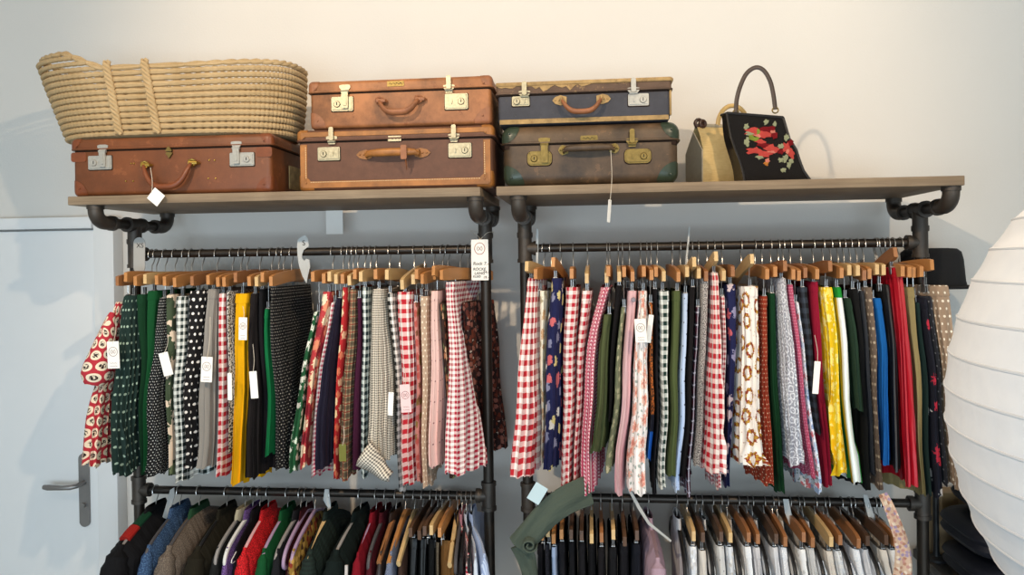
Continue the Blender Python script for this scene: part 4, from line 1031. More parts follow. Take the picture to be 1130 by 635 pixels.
UR = [
 ('large red and white gingham skirt, first beside the middle pole', 'skirt', c_gingham('b3202c', .031, white), (580, 590, 308), (557, 588, 527), dict(bar=292, wood='pale', far=((604, 312), (596, 520)), yaw=-.25)),
 ('cream skirt peeking out left of the navy bird print', 'skirt', c_floral('e6dfcc', ['b5a98a', 'c9a27a'], .03, .3), (593, 601, 322), (595, 601, 512), dict(hwb=.19, yaw=-.22, dx=.004)),
 ('navy skirt printed with pale birds', 'skirt', c_floral('1b1f4a', ['e0d9d2', 'c96a6e', '8a8aa5', 'd9c98a'], .052, .27, petals=.22), (609, 622, 308), (588, 610, 519), dict(bar=288, yaw=-.1, dx=.006)),
 ('red gingham skirt with ruffled waist right of the navy bird print', 'skirt', c_gingham('b01f30', .023, white), (624, 640, 318), (613, 626, 545), dict(bar=300)),
 ('red gingham skirt on a slanting bar left of the olive apron', 'skirt', c_gingham('ab1c2e', .026, white), (643, 655, 322), (627, 633, 544), dict(bar=305, wood='pale')),
 ('raspberry pink skirt with white feather stripes', 'skirt', c_feather('b52a52', 'f0d9dc', .024), (668, 680, 318), (634, 655, 546), dict(hwb=.225)),
 ('plain olive green apron over the feather striped pink skirt', 'apron', c_plain('525a3a', wr=.5), (664, 678, 348), (642, 659, 503), dict(hwb=.25)),
 ('short black skirt between pink feather stripes and sage green', 'skirt', c_plain('161416'), (683, 691, 316), (671, 677, 470), dict(hwb=.19)),
 ('sage green skirt with faint pale flowers', 'skirt', c_floral('7d8468', ['b5b592', 'c9c4a0'], .028, .26), (686, 692, 340), (660, 672, 520)),
 ('plain pale pink skirt with a button at the waist', 'skirt', c_plain('e3b9be', wr=.6), (692, 704, 322), (672, 686, 548), dict(button=1)),
 ('white skirt with peach coloured roses', 'skirt', c_floral('ece6e4', ['e6b8a8', 'eac4b4', 'deab9a'], .05, .34, 'a3aea8', 2.4, .2, 'd08a7c', petals=.34), (706, 717, 322), (687, 719, 546)),
 ('rust and gold patterned skirt with a blue hem border', 'skirt', c_border(('2a1c18', 'b5642a'), '1f63b5', '1a1c2a', .05, .10), (717, 722, 335), (721, 728, 514), dict(hwb=.215, uo2=-1.3)),
 ('plain black skirt left of the dark green gingham', 'skirt', c_plain('18161a'), (719, 724, 320), (730, 737, 548)),
 ('dark green and white gingham skirt in the middle of the right rail', 'skirt', c_gingham('17302a', .0245, 'eef0ea'), (722, 736, 322), (738, 746, 546)),
 ('plain olive green skirt right of the dark green gingham', 'skirt', c_plain('4f5a36', wr=.4), (743, 753, 322), (747, 757, 527)),
 ('light blue skirt with tiny scattered flowers', 'skirt', c_dots('b9c9e2', '4a4a5e', .034, .08), (754, 761, 325), (758, 768, 546), dict(bar=298, wood='pale')),
 ('plain black skirt right of the light blue one', 'skirt', c_plain('151214'), (762, 770, 318), (769, 774, 533), dict(bar=288, wood='pale')),
 ('navy and red plaid skirt whose hem shows over the lower rail', 'skirt', c_plaid('222036', '5a1a2c', 'c9c4d0', .035), (770, 773, 340), (775, 784, 551), dict(hwb=.19)),
 ('grey skirt with a tiny busy print', 'skirt', c_speck('cbc3bd', '5d5658', .0035, .5), (773, 784, 308), (776, 784, 515)),
 ('red and white gingham skirt right of the tiny grey print', 'skirt', c_gingham('b5202e', .028, white), (784, 793, 302), (786, 812, 527), dict(bar=282)),
 ('small red check skirt hanging behind, left of the navy animal print', 'skirt', c_gingham('b01f34', .0145, white), (795, 799, 328), (803, 815, 546), dict(hwb=.19)),
 ('navy skirt with pale and pink animal print', 'skirt', c_floral('171b45', ['c9b5b8', 'b5555e', '8a86a5'], .06, .25, petals=.3), (800, 813, 315), (809, 818, 542), dict(hwb=.21)),
 ('white apron printed with autumn wreaths', 'apron', c_wreath('ece5de', '8a3a24', 'b58a34', .064), (818, 840, 317), (816, 863, 519), dict(bar=284, wood='pale', ease=2.2)),
 ('rust red skirt with white pin dots', 'skirt', c_dots('9a3822', 'e6c9a6', .0125, .16), (842, 849, 328), (838, 866, 540), dict(hwb=.205)),
 ('plain dark green skirt behind the rust red pin dots', 'skirt', c_plain('0f3a20'), (850, 857, 325), (856, 872, 549), dict(hwb=.19)),
 ('silver grey skirt with paisley tracery', 'skirt', c_paisley('9b9ca6', 'dcdde2', .026), (859, 868, 308), (867, 893, 520), dict(bar=292, wood='brown')),
 ('dusty pink skirt with pin dots', 'skirt', c_dots('b5506e', 'e0a9b8', .0085, .2), (869, 876, 315), (893, 904, 531), dict(hwb=.22)),
 ('pale blue and pink floral skirt left of the bright yellow one', 'skirt', c_floral('e0e2ea', ['c9707a', '8aa0c4', 'b5c4d9'], .03, .3, '8a9a94', 2.2, .2), (876, 880, 335), (905, 914, 548), dict(hwb=.205)),
 ('black checked skirt with woven braid trim', 'skirt', c_gingham('121214', .03, '3a4350'), (881, 892, 318), (899, 906, 482), dict(hwb=.2)),
 ('plain crimson skirt left of the bright yellow one', 'skirt', c_plain('8f1530'), (894, 904, 312), (914, 930, 538), dict(hwb=.185)),
 ('bright yellow skirt with pale flowers', 'skirt', c_floral('e6c21a', ['f2e288', 'f0dc6a'], .04, .3, 'f0e090', 1.7, .2), (908, 921, 318), (911, 933, 528), dict(bar=292, wood='brown')),
 ('green, white and yellow striped skirt', 'skirt', c_stripes([(0, '2f8a3c'), (.22, 'e6ecea'), (.62, 'd9b81a'), (.85, '3f9a44')], .1), (922, 930, 318), (938, 956, 537), dict(wmat=c_plain('1f8a34'))),
 ('short dark moss green skirt right of the stripes', 'skirt', c_plain('23382a'), (932, 940, 330), (941, 954, 457)),
 ('plain black skirt right of the short moss green one', 'skirt', c_plain('121213'), (941, 949, 320), (954, 959, 545)),
 ('charcoal grey skirt left of the taupe spotted strip', 'skirt', c_plain('2f3136'), (950, 955, 322), (959, 962, 530)),
 ('taupe spotted skirt strip left of the cobalt blue one', 'skirt', c_dots('6a5a4e', 'b5a48e', .02, .2), (956, 965, 318), (963, 969, 545), dict(hwb=.215, bar=300)),
 ('cobalt blue skirt in front of black satin', 'skirt', c_plain('1660a8', wr=.5), (966, 976, 330), (958, 974, 518)),
 ('black satin skirt between cobalt blue and red', 'skirt', c_plain('141416', .5, .5, .5), (977, 986, 315), (976, 988, 520)),
 ('crimson red satin skirt', 'skirt', c_plain('b01226', .45, .4, .6), (988, 999, 296), (989, 1011, 540), dict(bar=276)),
 ('khaki beige gathered skirt right of the red satin', 'skirt', c_plain('8f8158', wr=.6), (1002, 1014, 318), (1011, 1017, 553), dict(hwb=.225)),
 ('narrow dark teal skirt beside the right pole', 'skirt', c_plain('1d3230'), (1015, 1018, 335), (1018, 1021, 551), dict(hwb=.225)),
 ('black skirt with white and red blossoms', 'skirt', c_floral('12131f', ['d9d4d0', 'b52a3e', '12131f', '12131f'], .05, .24, petals=.4), (1019, 1027, 330), (1023, 1036, 548)),
 ('charcoal skirt with pale dots', 'skirt', c_dots('2d2f36', '8a8c92', .018, .12), (1028, 1033, 328), (1037, 1039, 540), dict(hwb=.22)),
 ('taupe skirt with cream dots, last before the paper lantern', 'skirt', c_dots('9c8570', 'efe4d0', .0215, .17), (1036, 1054, 316), (1041, 1060, 540), dict(bar=290, hwt=.15)),
]
def tier(rows, rail, zhi, zlo, xlo, xhi, info, group):
    gs = [mk(r, rail, None, info) for r in rows]
    for g in gs: g.group = group
    layout(gs, zhi, zlo, xlo, xhi); return gs
GL = tier(UL, RAIL_T, 1.80, 1.24, PX0 + .06, PX1 - .058, SK, 'skirts and aprons on the left upper rail')
GR = tier(UR, RAIL_T, 1.84, 1.22, PX2 + .06, PX3 - .06, SK, 'skirts and aprons on the right upper rail')
rw = random.Random(5)
woods = ['orange'] * 6 + ['pale'] * 2 + ['brown'] * 2
def first_words(g): return g.o.get('short') or g.short.split(',')[0].split(' left of ')[0].split(' right of ')[0] if len(g.short.split(',')[0].split()) <= 9 else g.short.split(',')[0]
seen = {}
def hang(g, rail, group, bar_default=None):
    xn = samp(g, g.xc, -g.hwt + g.yct, g.zt); xf = samp(g, g.xc, g.hwt + g.yct, g.zt); xm = samp(g, g.xc, 0, g.zt)
    yaw = math.atan2(-(xf - xn), 2 * g.hwt); tilt = 0
    if 'bar' in g.o:
        px = proj((xn, -.16, rail - .08))[0]; zn = at(px, g.o['bar'], -.165).z; tilt = clamp((zn - (rail - HOOKZ + BARZ)) / .165, -.45, .45) * -1
    else: tilt = rw.uniform(-.06, .06)
    lg = g.o.get('len', .345 + rw.uniform(-.015, .015)); dc = min(g.hwt * .86, lg / 2 - .02)
    zt = g.zt
    if 'yaw' in g.o: yaw = g.o['yaw']
    xm += g.o.get('dx', 0)
    clamp_hanger(xm, rail, yaw, tilt, lg, g.o.get('wood', rw.choice(woods)), dc, (zt, zt), 'hanger holding the ' + g.short.replace(',', ''), group, 0, .02 if rail == RAIL_B else 0)
for gs, grp in ((GL, 'clamp hangers on the left upper rail'), (GR, 'clamp hangers on the right upper rail')):
    for g in gs:
        build_garment(g); hang(g, RAIL_T, grp)
# ------------------------------------------------------------------ lower rails
TOP = dict(hwt=.195, hwb=.215, drop=.07, spread=.4)
CLP = dict(hwt=.14, hwb=.19, drop=0, spread=.4)
BTM = 720
knit = lambda h: c_speck(h, '%02x%02x%02x' % tuple(min(255, int(int(h[i:i + 2], 16) * 1.5 + 8)) for i in (0, 2, 4)), .004, .52)
W_ = ('plastic', 'white')
LL = [
 ('black jacket with green collar and red patch', 'jacket', c_plain('131214'), (112, 150, 598), (100, 148, BTM), dict(hk=('plastic', 'grey'), patch=1, far=((196, 566), (190, 640)))),
 ('blue denim jacket', 'jacket', c_speck('2c4262', '4d6b8e', .004), (153, 171, 602), (149, 168, BTM), dict(hk=('plastic', 'darkgrey'), where=' right of the black one with the red patch')),
 ('grey brown tweed jacket with green trimmed collar', 'jacket', c_speck('5a4e45', '7d7062', .003), (172, 198, 598), (168, 195, BTM), dict(hk=('plastic', 'darkgrey'), collar='24452c')),
 ('dark olive brown jacket right of the tweed', 'jacket', c_plain('1f1b11'), (204, 232, 586), (197, 226, BTM), dict(hk=('plastic', 'black'))),
 ('charcoal jacket with cream knitted shoulder', 'jacket', c_plain('191a1a'), (233, 246, 584), (228, 241, BTM), dict(hk=('plastic', 'grey'), collar='b0a78e')),
 ('lilac knitted cardigan low between charcoal and scarlet', 'cardigan', knit('4c3660'), (245, 253, 608), (243, 253, BTM), dict(hk=('plastic', 'white'))),
 ('black roll neck sweater rising behind the scarlet cardigan', 'sweater', c_plain('131114'), (258, 264, 566), (256, 262, BTM), dict(hk=('wire', 'white'), hwt=.17, hwb=.17, collar='131114')),
 ('scarlet knitted cardigan', 'cardigan', knit('8f0d12'), (257, 277, 590), (255, 277, BTM), dict(hk=('plastic', 'pink'), where=' on a pink plastic hanger')),
 ('bottle green blouse next to the scarlet cardigan', 'blouse', c_plain('0e4a26'), (282, 298, 578), (280, 295, BTM), dict(hk=('plastic', 'lavender'))),
 ('black cardigan with grey loop hanger', 'cardigan', c_plain('1a1a1e'), (300, 313, 588), (297, 312, BTM), dict(hk=('plastic', 'grey'))),
 ('maroon jacket rising behind the patterned tunic', 'jacket', c_plain('3f0f16'), (313, 317, 574), (312, 316, BTM), dict(hk=('plastic', 'lavender'), hwt=.17, hwb=.17)),
 ('yellow and rust patterned tunic', 'tunic', c_floral('8a6a2c', ['7a2a1a', '3a2418', 'b58f4a'], .02, .42), (317, 328, 592), (315, 326, BTM), dict(hk=('plastic', 'lavender'), where=' left of the ribbed dark green sweater')),
 ('ribbed dark green sweater on a pale wooden hanger', 'sweater', c_stripes([(0, '101a16'), (.5, '172620')], .012, True), (330, 352, 580), (326, 350, BTM), dict(hk=('wood', 'pale'))),
 ('dark teal green coat', 'coat', c_plain('0c1715'), (355, 383, 578), (352, 380, BTM), dict(hk=('plastic', 'grey'), where=' behind the red cardigan with pale trim', far=((424, 590), (420, 660)))),
 ('deep red cardigan with pale trim', 'cardigan', c_plain('7a0e1e'), (387, 401, 588), (386, 402, BTM), dict(hk=('plastic', 'lavender'), trim='d9d0cc', hwt=.21, hwb=.235, where=' before the dark teal coat')),
 ('wine red blouse right of the pale trimmed cardigan', 'blouse', c_plain('4a0f1a'), (402, 412, 594), (403, 412, BTM), dict(hk=('plastic', 'darkgrey'))),
 ('dark brown leather jacket', 'jacket', leather('dark_brown_hide', '2a1f1c', .2, .4, 30), (415, 424, 592), (414, 422, BTM), dict(hk=('wood', 'brown'), where=' left of the blue grey top')),
 ('blue grey mottled top below an orange wooden hanger', 'top', c_speck('5b6378', '7d869c', .003), (426, 436, 612), (423, 436, BTM), dict(hk=('wood', 'orange'))),
 ('brown corduroy waistcoat below a pale wooden hanger', 'waistcoat', c_plain('3f2d26'), (438, 447, 618), (437, 447, BTM), dict(hk=('wood', 'pale'))),
 ('black leather trousers with side studs', 'trousers', c_plain('121518', .5, .4), (452, 463, 574), (449, 460, BTM), dict(clip=1, wood='walnut')),
 ('second pair of black leather trousers, nearer the suede skirt', 'trousers', c_plain('15181a', .5, .4), (464, 474, 572), (461, 472, BTM), dict(clip=1, wood='walnut')),
 ('black velvet trousers left of the suede skirt', 'trousers', c_plain('0f1113'), (475, 484, 572), (473, 480, BTM), dict(clip=1, wood='walnut')),
 ('grey brown herringbone skirt edge left of the suede skirt', 'skirt', c_speck('4f463a', '7a6f5c', .003), (482, 485, 600), (479, 482, BTM), dict(clip=1, hwb=.16)),
 ('brown suede skirt on a clamp hanger', 'skirt', c_plain('6b4a26', wr=.6), (485, 504, 598), (483, 505, BTM), dict(clip=1)),
 ('black blouse between suede skirt and red gingham shirt', 'blouse', c_plain('1a1518'), (506, 511, 606), (506, 511, BTM), dict(hk=('wood', 'pale'))),
 ('red and white gingham shirt', 'shirt', c_gingham('b02038', .012, white), (514, 521, 578), (515, 523, BTM), dict(hk=('plastic', 'darkgrey'), collar='c98a96', where=' near the middle pole')),
 ('white shirt between red gingham and blue stripes', 'shirt', c_plain('cfd6e2'), (523, 529, 580), (524, 531, BTM), dict(hk=('plastic', 'black'), collar='d9dfe8')),
 ('pale blue striped shirt', 'shirt', c_stripes([(0, '93a6cc'), (.5, 'c2cfe6')], .008), (531, 541, 590), (533, 549, BTM), dict(hk=('plastic', 'black'), collar='a9badb', where=' beside the middle pole')),
]
LR = [
 ('black skirt on the leftmost orange bar of the lower right rail', 'skirt', c_plain('121116'), (592, 599, 602), (588, 598, BTM), dict(clip=1, wood='orange')),
 ('black lace skirt on the second orange bar of the lower right rail', 'skirt', c_speck('121116', '2c2a33', .004), (600, 606, 602), (599, 606, BTM), dict(clip=1, wood='pale')),
 ('pale blue skirt among black skirts', 'skirt', c_plain('a9b9d6'), (608, 614, 605), (608, 615, BTM), dict(clip=1, wood='orange')),
 ('black skirt right of the pale blue one', 'skirt', c_plain('17161b'), (616, 624, 600), (617, 625, BTM), dict(clip=1, wood='orange')),
 ('black gathered skirt', 'skirt', c_plain('121216'), (627, 634, 590), (628, 636, BTM), dict(clip=1, wood='walnut', where=', second right of the pale blue one')),
 ('black pleated skirt', 'skirt', c_plain('161519'), (638, 646, 592), (638, 647, BTM), dict(clip=1, wood='walnut', where=', third right of the pale blue one')),
 ('black crepe skirt left of the brown bar', 'skirt', c_plain('101014'), (649, 657, 600), (649, 659, BTM), dict(clip=1, wood='pale')),
 ('black skirt below the brown wooden bar', 'skirt', c_plain('171518'), (660, 668, 606), (660, 669, BTM), dict(clip=1, wood='brown')),
 ('black skirt with shining clips below a pale bar', 'skirt', c_plain('131316'), (672, 682, 606), (671, 683, BTM), dict(clip=1, wood='pale')),
 ('black wide skirt left of the indigo trousers', 'skirt', c_plain('151419'), (684, 694, 600), (684, 697, BTM), dict(clip=1, wood='walnut')),
 ('black indigo trousers left of the mauve blouse', 'trousers', c_plain('14161f'), (697, 707, 578), (698, 713, BTM), dict(clip=1, wood='walnut')),
 ('mauve pink blouse', 'blouse', c_plain('a88e9c', wr=.5), (718, 736, 594), (716, 744, BTM), dict(hk=('wire', 'black'), far=((706, 580), (700, 640)), where=' left of the white aprons')),
]
ordw = 'first second third fourth fifth sixth seventh eighth ninth tenth eleventh twelfth thirteenth fourteenth fifteenth sixteenth seventeenth eighteenth nineteenth twentieth twenty-first twenty-second twenty-third twenty-fourth twenty-fifth'.split()
whites = ['d9d8da', 'cfd2d8', 'dcd6ce', 'e2e2e2', 'c9c8c6', 'd6dbe2', 'cfc6bb', 'dfe2e6', 'd2d0d2', 'd9dde2']
rl = random.Random(11)
HK = [('plastic', 'black'), ('wood', 'pale'), ('plastic', 'black'), ('wood', 'orange'), ('plastic', 'white'), ('wood', 'pale'), ('wood', 'pale'), ('plastic', 'darkgrey'), ('wood', 'brown'), ('wood', 'orange'), ('plastic', 'white'), ('wood', 'brown'), ('wood', 'pale'), ('plastic', 'black'), ('wood', 'brown'), ('wood', 'pale'),
      ('wood', 'pale'), ('wood', 'brown'), ('wood', 'orange'), ('plastic', 'black'), ('plastic', 'black'), ('wood', 'pale'), ('wire', 'black'), ('wood', 'brown'), ('wood', 'pale')]
for k in range(25):
    xa = 750 + k * 10.0; tone = whites[k % len(whites)]
    mt = c_floral(tone, ['e6e4e2', 'eeeeec', 'c0bfbd'], .018, .3, wob if False else None) if k % 4 == 1 else (c_speck(tone, 'eceae8', .004) if k % 4 == 3 else (c_dots(tone, '6a6a72', .03, .07) if k % 7 == 4 else c_plain(tone, wr=.7)))
    B = (xa + 4 + k * 1.0, xa + 16 + k * 1.0, BTM)
    if k % 3 != 0:
        LR.append((f'white cotton apron, {ordw[k]} among the whites', 'apron', mt, (xa, xa + 10, 605 + rl.uniform(-7, 5)), B, dict(clip=1, wood={'orange': 'pale', 'brown': 'brown', 'pale': 'pale'}.get(HK[k][1], ('walnut', 'brown')[k % 2]), len=.31, hwb=.215)))
    else:
        LR.append((f'white cotton blouse, {ordw[k]} among the whites', 'blouse', mt, (xa, xa + 9, 598 + rl.uniform(-6, 6)), B, dict(hk=HK[k] if HK[k][0] != 'wood' else ('plastic', 'black'), hwt=.185, hwb=.17, fat=.6)))
def lower(rows, xlo, xhi, group):
    gs = []
    for r in rows:
        g = mk(r, RAIL_B, None, CLP if r[5].get('clip') else TOP); g.group = group; gs.append(g)
        if not r[5].get('clip'): g.zt = min(g.zt, RAIL_B - .058)
    for g in gs:
        if g.o.get('clip'): g.zt = min(g.zt, RAIL_B - .0975)
    layout(gs, 1.06, .62, xlo, xhi, .0142); return gs
GLL = lower(LL, PX0 + .06, PX1 - .058, 'clothes on the left lower rail')
GLR = lower(LR, PX2 + .06, PX3 - .06, 'clothes on the right lower rail')
def sleeve(g, s=-1):
    pts, rad = [], []; n = 9; hw0 = g.hw(0)
    for k in range(n):
        q = k / (n - 1); z = g.zt - g.drop * .93 + .004 - q * (g.zt - g.drop - g.zh) * .86; t = clamp((g.zt - z) / (g.zt - g.zh))
        y = g.yc(t) + s * (lerp(hw0 - .012, g.hw(t) + .03, q ** .6)); room = min(minsamp(g, g.gl, y, z), minsamp(g, g.gr, y, z)) * .38
        x = samp(g, g.xc, y, z); r = max(.006, min(g.th(t) * .95, room, .042)) * ((.3, .8, 1, 1, 1, 1, 1, 1, 1)[k])
        pts.append(drift(Vector((x, y, z)))); rad.append(r)
    w = MB(); w.tube(spline(pts, 2), [rad[min(i // 2, n - 1)] for i in range(2 * (n - 1) + 1)], 14, up=(1, 0, 0), flat=1.0)
    vs = w.v; w.uv = [[(vs[i][1] * 1.0 + vs[i][0], vs[i][2]) for i in f] for f in w.f]
    return w.build('sleeve', g.mat, g.root)
def collar(g, mat):
    w = MB(); N = 28; vs, fs, uv = [], [], []
    room = min(minsamp(g, g.gl, 0, g.zt), minsamp(g, g.gr, 0, g.zt)) * .46
    for i, (hw, th, dz) in enumerate(((.075, .012, -.028), (.07, .0125, -.004), (.058, .011, .014), (.055, .0095, .012), (.06, .010, -.004))):
        for k in range(N):
            a = 2 * PI * k / N; y = hw * math.cos(a); x = samp(g, g.xc, y, g.zt) + min(th, room) * math.sin(a); vs.append(drift(Vector((x, y, g.zt + dz)))); uv.append((k / N * .3, dz))
    for i in range(4):
        for k in range(N): fs.append((i * N + k, i * N + (k + 1) % N, (i + 1) * N + (k + 1) % N, (i + 1) * N + k))
    w.add(vs, fs, uv); w.build('collar', mat, g.root)
for gs, grp in ((GLL, 'hangers on the left lower rail'), (GLR, 'hangers on the right lower rail')):
    for g in gs:
        o = g.o; build_garment(g)
        if o.get('clip'): hang(g, RAIL_B, grp); continue
        if g.cat in ('jacket', 'cardigan', 'sweater', 'coat', 'blouse', 'tunic', 'shirt', 'top'): sleeve(g)
        if g.cat in ('jacket', 'shirt', 'coat', 'cardigan', 'sweater', 'blouse'): collar(g, c_plain(o['collar']) if o.get('collar') else g.mat)
        xn, xf, xm = (samp(g, g.xc, y, g.zt) for y in (-.12, .12, 0)); yaw = math.atan2(-(xf - xn), .24); kd, mt = o['hk']
        mat = WOODS[mt] if kd == 'wood' else PLAST[mt]; nm = {'wood': 'wooden_coat_hanger', 'plastic': 'plastic_hanger', 'wire': 'wire_hanger'}[kd]
        coat_hanger(xm, RAIL_B, yaw, kd, mat, 'coat hanger holding the ' + g.label.replace(',', ''), grp, nm)
        if o.get('trim'):
            w = MB(); pts = []
            for k in range(8):
                t = .12 + .8 * k / 7; z = lerp(g.zt, g.zh, t) - g.drop * .5; y = g.yc(t) - g.hw(t) - .022; pts.append(drift(Vector((samp(g, g.xc, y, z) - .018, y - .022, z))))
            w.tube(pts, .005, 8); w.build('edge_trim', c_plain(o['trim']), g.root)

g = GLL[0]                                                         # red patch and green collar strip on the shoulder of the black jacket
def shoulder_strip(pts, wid, mat, name):
    P_ = []
    for y in pts:
        z = g.zt - g.drop * abs((y - g.yct) / g.hwt) ** 1.4; P_.append(drift(Vector((samp(g, g.xc, y, z), y, z + .003))))
    w = MB(); w.tube(spline(P_, 4), wid, 10, up=(0, 0, 1), flat=1.6); w.build(name, mat, g.root)
shoulder_strip((-.165, -.14, -.115), .012, c_plain('a3231c'), 'shoulder_patch')
shoulder_strip((-.112, -.08, -.05), .0105, c_plain('16402a'), 'collar_strip')
# ------------------------------------------------------------------ garment details
def find(gs, text): return next(g for g in gs if g.short.startswith(text))
g = find(GL, 'red dress')                                          # puffed sleeve at the front of the red dress
pts = []; rad = []
for k in range(9):
    q = k / 8; z = lerp(at(131, 345, -.16).z, at(108, 424, -.2).z, q); t = clamp((g.zt - z) / (g.zt - g.zh)); y = g.yc(t) - g.hw(t) - .012
    pts.append(Vector((samp(g, g.xc, y, z) - .012 * q, y, z))); rad.append((.008, .016, .021, .026, .031, .036, .041, .042, .024)[k])
w = MB(); w.tube(spline(pts, 3), [lerp(rad[i // 3], rad[min(i // 3 + 1, 8)], (i % 3) / 3) for i in range(25)], 18)
w.uv = [[(math.atan2(w.v[i][1] + .2, w.v[i][0] - pts[4].x) * .035, w.v[i][2]) for i in f] for f in w.f]
w.build('puff_sleeve', g.mat, g.root)
g = find(GR, 'plain pale pink')
p = at(699, 331, -.165); w = MB(); w.lathe([(0, .004), (.006, .0035), (.0075, 0)], (0, 0, 0), 14, Matrix.Translation((p.x, p.y - .004, p.z)) @ Matrix.Rotation(PI / 2, 4, 'X')); w.build('button', plain('grey_button', '8c8088', .4), g.root)
g = find(GL, 'fine grey and cream')                                # the turned-up corner of the checked skirt
w = MB(); N = 10; vs, fs, uv = [], [], []
A = [at(*q, -.275) for q in ((409, 487), (434, 522), (430, 532), (393, 514))]
for i in range(N + 1):
    for j in range(N + 1):
        a, b = i / N, j / N; p = A[0].lerp(A[1], a).lerp(A[3].lerp(A[2], a), b); p = p + Vector((0, -.03 * math.sin(PI * b) - .006 * math.sin(9 * a), .004 * math.sin(7 * a))); vs.append(p); uv.append((p.x * .7 + p.z * .7, p.z * .7 - p.x * .7))
for i in range(N):
    for j in range(N): a = i * (N + 1) + j; fs.append((a, a + 1, a + N + 2, a + N + 1))
w.add(vs, fs, uv); w.build('turned_up_hem', g.mat, g.root, solid=.004)
# ------------------------------------------------------------------ cards, tags and size dividers
def squiggle(w, x, y, z, L, n, a=.0016, r=.0005, ux=FX, uz=FZ):
    w.tube([Vector((x, y, z)) + ux * (L * k / n) + uz * (a * math.sin(k * 1.9) * (1 if k % 3 else .4)) for k in range(n + 1)], r, 4)
M_PRINT = plain('stamp_ink', '8a6a68', .8, 0, .2, 0)
def card(px, py, wpx, hpx, y, label, name='price_tag', tilt=0.0, stamp=True, string=None, mat=None, group='swing tags on the skirts', lines=2, yaw=0.0):
    """a hanging card: pixel of its middle, its size in pixels, its depth"""
    c = at(px, py, y); z = (c - EYE).dot(FWD); W, Hh = wpx * z / FPX, hpx * z / FPX
    ca, sa = math.cos(tilt), math.sin(tilt); ux = Vector((ca * math.cos(yaw), math.sin(yaw) * ca, sa)).normalized(); uy = Vector((-sa, 0, ca)); un = ux.cross(uy).normalized()
    if un.y > 0: un = -un
    t = empty(name, c, label, 'price tag', group)
    w = MB(); w.prism(rrect(W, Hh, .0012, 2), .0012, c, ux, uy, -un); w.build('card', mat or M_CARD, t)
    if stamp:
        w = MB(); r = min(W, Hh) * .36; o = c + uy * (Hh * .12) + un * .0006
        w.tube([o + ux * (r * math.cos(a)) + uy * (r * math.sin(a)) for a in [PI * k / 12 for k in range(24)]], .0006, 4, closed=True); w.build('stamp_ring', M_PRINT, t)
        w = MB(); w.tube([o + ux * (r * .5 * math.cos(a)) + uy * (r * .42 * math.sin(a * 2)) for a in [PI * k / 8 for k in range(16)]], .0005, 4, closed=True); w.build('stamp_figure', M_PRINT, t)
        for k in range(lines):
            w = MB(); o2 = c + uy * (-Hh * (.3 + .11 * k)) + un * .0006 - ux * (W * .3); w.tube([o2 + ux * (W * .6 * q / 9) + uy * (.0009 * math.sin(q * 2.1)) for q in range(10)], .0004, 4); w.build('written_line', M_PRINT, t)
    if string:
        tp = c + uy * (Hh * .42); e = at(*string, y + .01); w = MB(); w.tube(spline([tp, tp.lerp(e, .5) + Vector((.004, 0, -.004)), e], 5), .0009, 5); w.build('string', M_STRING, t)
    return t
def near_y(gs, text, py_, px_):
    g = find(gs, text); z = at(px_, py_, -.2).z; t = clamp((g.zt - z) / (g.zt - g.zh)); return g.yc(t) - g.hw(t) - .03
card(125, 392, 14, 30, near_y(GL, 'dark green skirt with tiny', 392, 125) - .02, 'white swing tag with a round stamp on the red circle print dress', tilt=.03, string=(128, 352))
card(228, 408, 13, 28, near_y(GL, 'plain light grey', 408, 228), 'white swing tag with a stamp on the plain light grey skirt', tilt=-.05, string=(232, 350))
card(268, 363, 9.5, 25, near_y(GL, 'long mustard', 363, 268), 'white swing tag on the long mustard yellow skirt', tilt=-.03, string=(268, 338))
card(280, 425, 8.5, 30, near_y(GL, 'plain brownish', 425, 280), 'white swing tag on the brownish black skirt', tilt=.06, string=(279, 380), stamp=False)
card(253.5, 427, 5, 30, near_y(GL, 'long mustard', 427, 254) + .0, 'narrow cream swing tag left of the long yellow skirt', string=(254, 385), stamp=False)
card(431, 446, 6, 26, near_y(GL, 'black and white ging', 446, 431), 'white swing tag on the black and white gingham skirt', stamp=False, string=(430, 400), tilt=-.06)
card(447.5, 440, 11.5, 31, near_y(GL, 'red and white gingham skirt on', 440, 447), 'pale pink swing tag on the red gingham skirt with the slanting bar', string=(446, 405), mat=plain('pink_card', 'ecc9c8', .8, 0, .2, .02), tilt=.06)
card(707, 365, 12.5, 26, near_y(GR, 'white skirt with peach', 365, 707) - .01, 'white swing tag with a stamp on the peach rose skirt', string=(706, 335), tilt=.05)
card(717, 363, 5.5, 31, near_y(GR, 'rust and gold', 363, 717), 'narrow white swing tag just right of the stamped one on the rose skirt', string=(716, 335), stamp=False, tilt=-.12)
card(901, 417, 6.5, 36, near_y(GR, 'black checked', 417, 901), 'narrow white swing tag left of the bright yellow skirt', string=(899, 370), stamp=False, tilt=-.08)
card(378, 500, 8, 19, near_y(GL, 'tan and black', 500, 378), 'olive green swing tag on the tan plaid skirt', stamp=False, mat=plain('olive_card', '6f6f35', .8, 0, .2, .05), string=(379, 470))
card(183, 402, 11, 26, near_y(GL, 'beige skirt with tropical', 402, 183) + .012, 'plain white card hanging on the tropical leaf skirt', stamp=False, string=(186, 370), tilt=.25)
# diamond tag on the chestnut suitcase
card(172, 217.5, 15, 15, -.255, 'white square tag hanging cornerwise from the chestnut suitcase handle', tilt=.78 + .1, stamp=False, string=(166, 185), group='tags on the suitcases')
card(672.5, 233, 5, 25, -.27, 'slim white tag on a long string from the dark brown suitcase', stamp=False, string=(674, 166), tilt=-.08, group='tags on the suitcases', yaw=.9)
card(369, 245.5, 19, 26, .2, 'blank white paper hanging under the left shelf board', 'paper_slip', stamp=False, string=(369, 231), group=None)
